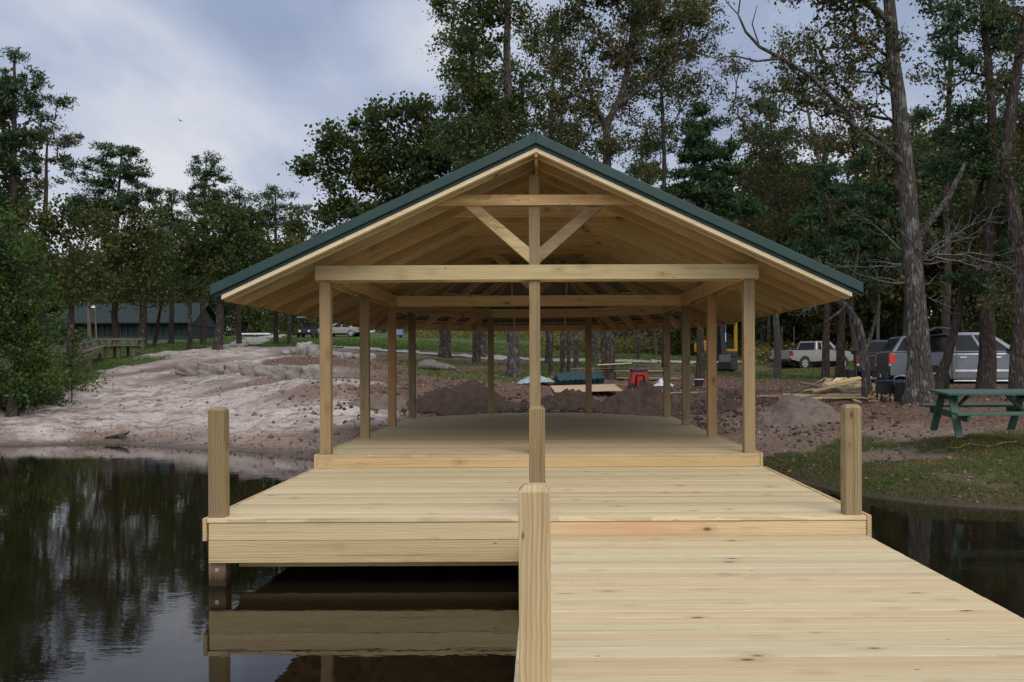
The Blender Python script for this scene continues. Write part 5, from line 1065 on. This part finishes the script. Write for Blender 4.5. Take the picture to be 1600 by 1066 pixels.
e = empty('blue_tank', G(618, 523, 92), 0, 'small pale blue tank standing far off on the green meadow', 'tank')
local(e, MB().b2(-.75, .75, -.5, .5, .25, 1.0).b2(-.6, .6, -.4, .4, 1.0, 1.12), 'tank_body', plain('pale_blue_paint', (.16, .22, .33), .5), .05)
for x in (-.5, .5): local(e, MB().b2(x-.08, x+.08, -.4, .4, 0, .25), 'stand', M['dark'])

# ------------------------------------------------------------ excavator, facing the camera
M['cabg'] = plain('smoked_cab_glass', (.02, .022, .02), .35); M['ex_y'] = plain('excavator_yellow', (.62, .30, .02), .4, var=.15); M['ex_g'] = plain('machine_grey', (.05, .055, .06), .5, var=.3)
e = empty('excavator', G(1124, 577, 51), R(-8), 'yellow and black mini excavator parked by the gravel road', 'excavator')
for x in (-.85, .72):
    tr_ = local(e, MB().prism([(-1.05, .18), (-.95, .02), (.95, .02), (1.05, .18), (1.05, .42), (.9, .55), (-.9, .55), (-1.05, .42)], 'x', x-.19, x+.19), 'track', M['rubber'], .03)
    for k in range(5): y = -.84+k*.42; local(tr_, MB().cyl((x-.21, y, .27), (x+.21, y, .27), .15, n=14), 'roller', M['ex_g'])
local(e, MB().b2(-.95, .85, -1.5, -1.42, .05, .42).b2(-.5, -.4, -1.42, -.5, .2, .32).b2(.3, .4, -1.42, -.5, .2, .32), 'dozer_blade', M['ex_g'], .02)
local(e, MB().cyl((-.05, 0, .5), (-.05, 0, .72), .5, n=24), 'turntable', M['ex_g'])
local(e, MB().b2(-1.15, .93, -.75, 1.15, .72, 1.0), 'upper_deck', M['ex_g'], .05)
local(e, MB().prism([(-1.35, 1.0), (-.30, 1.0), (-.30, 1.62), (-1.1, 1.62), (-1.35, 1.45)], 'y', -.5, 1.1), 'engine_cover', M['ex_y'], .08)
cb = local(e, MB().b2(-.28, -.20, -.75, -.67, 1.0, 2.55).b2(.84, .93, -.75, -.66, 1.0, 2.55).b2(-.28, -.20, .75, .83, 1.0, 2.55).b2(.84, .93, .74, .83, 1.0, 2.55)
    .b2(-.30, .95, -.77, .85, 2.55, 2.64).b2(-.28, .93, -.77, -.69, 1.0, 1.14), 'cab_frame', M['ex_y'], .03)
local(cb, MB().b2(.1, .18, .74, .80, 1.02, 2.54).b2(-.2, .84, .75, .80, 1.02, 1.5), 'rear_panel', M['black'])
local(cb, MB().b2(.05, .55, .0, .5, 1.1, 1.4).b2(.05, .55, .42, .55, 1.4, 2.0), 'seat', M['black'], .04)
ar = local(e, MB().beam((.0, -.7, .85), (.0, -1.5, 2.05), .22, .34, up=(1, 0, 0)).beam((.0, -1.42, 2.0), (.0, -1.75, 2.62), .20, .32, up=(1, 0, 0)), 'boom', M['ex_g'], .02)
local(e, MB().beam((.06, -1.80, 2.62), (.16, -2.10, .85), .20, .28, up=(1, 0, 0)), 'stick', M['black'], .02)
for x, p0, p1 in ((.16, (-.9, 1.35), (-1.65, 2.35)), (.22, (-1.95, 2.5), (-2.25, 1.5))): local(e, MB().cyl((x, p0[0], p0[1]), (x, (p0[0]+p1[0])/2, (p0[1]+p1[1])/2), .06), 'cylinder', M['ex_g']); local(e, MB().cyl((x, (p0[0]+p1[0])/2, (p0[1]+p1[1])/2), (x, p1[0], p1[1]), .03), 'piston_rod', M['steel'])
local(e, MB().prism([(-1.75, .78), (-2.25, .85), (-2.40, .45), (-2.2, .08), (-1.85, -.02), (-1.75, .25), (-1.95, .4)], 'x', -.14, .48), 'bucket', M['ex_g'], .02)

# ------------------------------------------------------------ left background
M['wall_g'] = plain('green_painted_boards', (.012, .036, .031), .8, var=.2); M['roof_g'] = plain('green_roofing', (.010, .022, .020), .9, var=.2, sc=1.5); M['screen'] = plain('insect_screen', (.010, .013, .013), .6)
D = 84; x0 = P(96, 533, D).x; x1 = P(300, 533, D).x; zb = min(GZ(x0, D), GZ(x1, D))-.2; zf = ZC+(568-533)/FPX*D
e = empty('green_building', ((x0+x1)/2, D, zf), 0, 'long low dark green screened lodge behind the trees at left', 'building'); hw = (x1-x0)/2; e.scale = (1, .8, .8)
local(e, MB().b2(-hw, hw, 0, 8, -.9, .75), 'wall', M['wall_g'], .02)
local(e, MB().b2(-hw, hw, 0.02, 8, 2.02, 2.25), 'top_wall', M['wall_g'])
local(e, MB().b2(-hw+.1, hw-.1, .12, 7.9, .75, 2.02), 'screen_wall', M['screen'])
for i in range(23): x = -hw+.06+i*(2*hw-.12)/22; local(e, MB().b2(x-.05, x+.05, -.02, .11, .75, 2.02), 'screen_post', M['wall_g'])
rf_ = local(e, MB().prism([(-.8, 2.15), (4, 4.6), (8.8, 2.15), (8.8, 2.28), (4, 4.75), (-.8, 2.28)], 'x', -hw-.5, hw+.4), 'roof', M['roof_g'], .02)
local(e, MB().prism([(0, 2.25), (8, 2.25), (4, 4.3)], 'x', hw-.1, hw-.02), 'gable', M['wall_g'])
local(e, MB().b2(-2.5, -1.3, -1.2, -.05, -.9, -.1), 'step', M['grey'])
# wooden ramp with rail
e = empty('boardwalk', G(150, 548, 46), 0, 'grey wooden ramp and boardwalk with handrails on the left bank', 'boardwalk')
b0 = e.location.copy(); L_ = lambda px, py, D: P(px, py, D)-b0
A_ = [L_(96, 556, 40), L_(148, 541, 46), L_(220, 540, 47)]
mb = MB()
for a, b in zip(A_, A_[1:]): mb.beam(a, b, 1.1, .05)
local(e, mb, 'walk_deck', M['grey'])
for off in (-.5, .5):
    mb = MB()
    for a, b in zip(A_, A_[1:]): mb.beam(a+Vector((0, off, .33)), b+Vector((0, off, .33)), .12, .07)
    local(e, mb, 'handrail', M['grey'])
    for px, D, top in ((100, 40.6, 546), (124, 43.4, 540), (148, 46, 534), (172, 46.4, 533), (193, 46.7, 533), (216, 47, 533)):
        a = L_(px, top, D); gq = G(px, 560, D)-b0; local(e, MB().b2(a.x-.06, a.x+.06, a.y+off-.06, a.y+off+.06, gq.z-.1, a.z), 'post', M['grey'])
e = empty('stair_rail', G(130, 575, 36), 0, 'second grey handrail slanting down to the left bank bushes', 'handrail'); b0 = e.location.copy()
local(e, MB().beam(L_(70, 585, 33), L_(158, 548, 41), .10, .16), 'handrail', M['grey'])
for px, D, top in ((86, 34, 578), (112, 37, 567), (140, 39.5, 556)): a = L_(px, top, D); gq = G(px, 580, D)-b0; local(e, MB().b2(a.x-.06, a.x+.06, a.y-.06, a.y+.06, min(gq.z, a.z)-.4, a.z), 'post', M['grey'])
g = G(141, 548, 50); e = empty('lamp_pole', g, 0, 'weathered grey pole with a small white lamp near the boardwalk', 'lamp pole')
top = P(138, 471, 50).z-g.z
local(e, MB().cyl((0, 0, -.2), (-.10, 0, top), .11, .09, 12), 'pole', M['grey']); local(e, MB().cyl((.25, .3, -.2), (.10, .3, top-.3), .05, .04, 10), 'stay_pole', M['grey'])
lm = local(e, MB().beam((-.08, 0, top-.35), (.22, -.15, top-.28), .04, .04), 'lamp_arm', M['grey']); local(lm, MB().cyl((.24, -.16, top-.36), (.24, -.16, top-.22), .12, .06, 12), 'lamp_shade', M['plate'])
D = 98; g = G(400, 522, D); e = empty('white_bench', (g.x, g.y, ZC+(568-526)/FPX*D), 0, 'long white bench seen far off between the tree trunks', 'bench')
local(e, MB().b2(-1.45, 1.45, -.3, .3, .34, .50), 'seat', M['plate']); [local(e, MB().b2(x-.06, x+.06, -.25, .25, -.5, .34), 'leg', M['grey']) for x in (-1.2, 0, 1.2)]
D = 82; g = G(481, 532, D); e = empty('utility_cart', g, R(90), 'dark buggy under a pale green canopy roof beyond the rubble', 'buggy')
local(e, MB().b2(-1.2, 1.2, -.65, .65, .35, .75), 'body', M['black'], .06); local(e, MB().b2(-1.1, 1.1, -.72, .72, 1.75, 1.86), 'canopy', plain('pale_green_canopy', (.12, .22, .18), .5), .03)
for x in (-1, 1):
    for y in (-.62, .62): local(e, MB().b2(x-.03, x+.03, y-.03, y+.03, .75, 1.75), 'canopy_post', M['black']); local(e, MB().cyl((x*.8, y-.1, .28), (x*.8, y+.1, .28), .28, n=16), 'wheel', M['rubber'])
for y in (-.4, .4): local(e, MB().cyl((-1.19, y, .6), (-1.23, y, .6), .09, n=12), 'headlight', M['plate'])
local(e, MB().b2(-.2, .4, -.55, .55, .75, 1.0).b2(.35, .5, -.55, .55, 1.0, 1.4), 'seat', M['black'], .03)
# bird
o = mesh_np('bird', [(0, -.25, 0), (0, .25, .02), (.05, 0, .05), (-.05, 0, .05), (.6, .05, .22), (.35, .1, .14), (-.6, .05, .20), (-.35, .1, .14), (0, .0, -.05)], [(0, 2, 1, 8), (0, 8, 1, 3), (2, 5, 4, 5), (3, 6, 7, 7)])
bm_ = MB().cyl((0, -.28, 0), (0, 0, .02), .02, .07, 8).cyl((0, 0, .02), (0, .3, 0), .07, .015, 8).add([(.03, -.06, .04), (.03, .1, .03), (.35, .06, .16), (.72, .12, .10), (.35, -.02, .17), (.03, -.06, .02)], [(0, 1, 2, 4), (4, 2, 3), (5, 0, 4)]).add([(-.03, -.06, .04), (-.03, .1, .03), (-.35, .06, .16), (-.72, .12, .10), (-.35, -.02, .17), (-.03, -.06, .02)], [(0, 4, 2, 1), (4, 3, 2), (5, 4, 0)])
o = bm_.build('bird', M['black']); o.location = P(282, 189, 135); o.rotation_euler = (0, R(8), R(70)); tag(o, 'tiny dark bird flying in the cloudy sky at left', 'bird')
# far fence posts
for px in (1222, 1241, 1276, 1296):
    g = G(px, 545, 66); o = MB().cyl((0, 0, -.2), (0, 0, 2.3), .05, .045, 8).build('fence_post', M['bark_dead']); o.location = g; tag(o, 'thin pale post standing in the tall grass behind the small pickup', 'post', 'pale posts beyond the road')

# ------------------------------------------------------------ grass and litter on the near banks
def blades(name, label, n, x0, x1, y0, y1, hgt, lf, seed, kk, thr=.35, wdt=.012, kind='stuff', cat='grass'):
    rs = np.random.default_rng(seed); u = rs.random(n); y = y0*(y1/y0)**u; x = rs.uniform(x0, x1, n)*1.0
    gw_ = ground_w(x, y); z = H(x, y); w = sum(gw_[:, KEY.index(k)] for k in kk); keep = (w > thr+.3*rs.random(n)) & (z > .03) & ((x < PL0-.1) | (x > PL1+.1) | (y > 21.8)) & (fbm(x*1.1, y*1.1, 3, seed) > -.35)
    x, y, z = x[keep], y[keep], z[keep]; m_ = len(x); a = rs.uniform(0, 6.28, m_); h = hgt*(.4+rs.random(m_)); d = rs.normal(size=(m_, 2))*.5*h[:, None]
    sc_ = wdt*(y/14); b = np.stack([np.cos(a)*sc_, np.sin(a)*sc_, 0*a], 1); p = np.stack([x, y, z-.01], 1); tp = p+np.stack([d[:, 0], d[:, 1], h], 1)
    v = np.stack([p-b, p+b, tp+b*.25, tp-b*.25], 1).reshape(-1, 3); f = np.arange(len(v)).reshape(-1, 4); r = np.repeat(np.clip(rs.random(m_)*.6+.2+fbm(x*.7, y*.7, 3, seed+2)*.35, 0, 1), 4)
    return tag(link(name, mesh_np(name, v, f, {'rnd': r}), M[lf]), label, cat, kind=kind)
M['lf_grass'] = leaf('bank_grass', [(0, (.030, .050, .014)), (.4, (.060, .088, .024)), (.62, (.105, .105, .040)), (.8, (.17, .12, .065)), (1, (.26, .20, .12))], .4)
blades('bank_grass', 'short grass on the right bank by the picnic table', 230000, 3.0, 14, 12, 24, .045, 'lf_grass', 61, 'gqo', thr=.3, wdt=.0055)
M['lf_mead'] = leaf('meadow_blades', [(0, (.035, .065, .014)), (.5, (.070, .12, .026)), (.8, (.11, .13, .035)), (1, (.19, .16, .07))], .4)
blades('meadow_grass', 'grass of the meadow behind the pavilion', 150000, -26, 24, 32, 85, .07, 'lf_mead', 62, 'go', wdt=.010)
def litter(n, x0, x1, y0, y1, seed):
    rs = np.random.default_rng(seed); x = rs.uniform(x0, x1, n); y = rs.uniform(y0, y1, n); z = H(x, y); gw_ = ground_w(x, y); keep = (z > .04) & (gw_[:, 0] < .6) & ((x < PL0-.1) | (x > PL1+.1) | (y > 21.8)); x, y, z = x[keep], y[keep], z[keep]; m_ = len(x)
    d = rs.normal(size=(m_, 3)); d[:, 2] *= .35; d /= np.linalg.norm(d, axis=1, keepdims=True); e_ = np.cross(d, rs.normal(size=(m_, 3))*.4+np.array([0, 0, 1])); e_ /= np.linalg.norm(e_, axis=1, keepdims=True); s_ = (.022+.03*rs.random((m_, 1))); p = np.stack([x, y, z+.02], 1)
    v = np.stack([p-d*s_, p+e_*s_*.6, p+d*s_, p-e_*s_*.6], 1).reshape(-1, 3); o = link('fallen_leaves', mesh_np('fallen_leaves', v, np.arange(len(v)).reshape(-1, 4), {'rnd': np.repeat(rs.random(m_), 4)}), leaf('fallen_leaves', [(0, (.08, .04, .02)), (.6, (.16, .09, .045)), (.9, (.25, .17, .10)), (1, (.36, .30, .22))], .1)); return tag(o, 'brown fallen leaves scattered on the ground', 'fallen leaves', kind='stuff')
litter(34000, -12, 22, 12, 46, 71)

brush('bank_brush', 'dark weeds and low brush along the left bank', [(-60, 78, 27.0, 31, 420, .9), (-160, 40, 25.5, 30, 200, 1.0), (60, 135, 31, 38, 120, .5)], 'lf_oak', .09, 90, 81)
brush('shore_weeds', 'few yellow green weeds at the sandy waterline', [(-2, 12, 23.2, 23.6, 5, .08), (88, 122, 22.9, 23.4, 5, .08), (148, 172, 22.6, 23.2, 6, .08)], 'lf_straw', .05, 30, 82)

def clods(name, label, spots, m, seed):
    rs = np.random.default_rng(seed); base = np.array([(1, 0, 0), (-1, 0, 0), (0, 1, 0), (0, -1, 0), (0, 0, 1), (0, 0, -1)], float)
    tri = np.array([(0, 2, 4), (2, 1, 4), (1, 3, 4), (3, 0, 4), (2, 0, 5), (1, 2, 5), (3, 1, 5), (0, 3, 5)]); V = []; F_ = []; k = 0
    for px, D, rx, ry, n, s in spots:
        c0 = P(px, 600, D); x = c0.x+rs.normal(size=n)*rx; y = c0.y+rs.normal(size=n)*ry; z = H(x, y)
        for i in range(n):
            if z[i] < .03 or (PL0-.1 < x[i] < PL1+.1 and y[i] < 21.9): continue
            r = s*(.35+rs.random()**2*1.5); V.append(base*r*(.6+.8*rs.random((6, 3)))+np.array([x[i], y[i], z[i]+r*.25])); F_.append(tri+6*k); k += 1
    return tag(link(name, mesh_np(name, np.concatenate(V), np.concatenate(F_)), m), label, 'clods', kind='stuff')
clods('earth_clods', 'dark clods and lumps round the dug heaps', [(722, 25.0, 1.6, 1.2, 500, .045), (890, 25.3, 1.3, .9, 400, .045), (998, 25.3, 1.5, 1.1, 500, .045), (1130, 25, 1.6, 2.2, 600, .04), (660, 29, 1.6, 3, 300, .035), (1180, 24, 1.6, 3, 500, .035)], M['dirt'], 91)
clods('sand_clods', 'pale lumps and pebbles scattered over the sand', [(1240, 21.2, 1.3, 1.0, 500, .035), (430, 29, 2.5, 2.5, 160, .035), (540, 25, 1, 2.5, 300, .04), (250, 38, 4, 2.5, 120, .04)], M['sandheap'], 92)
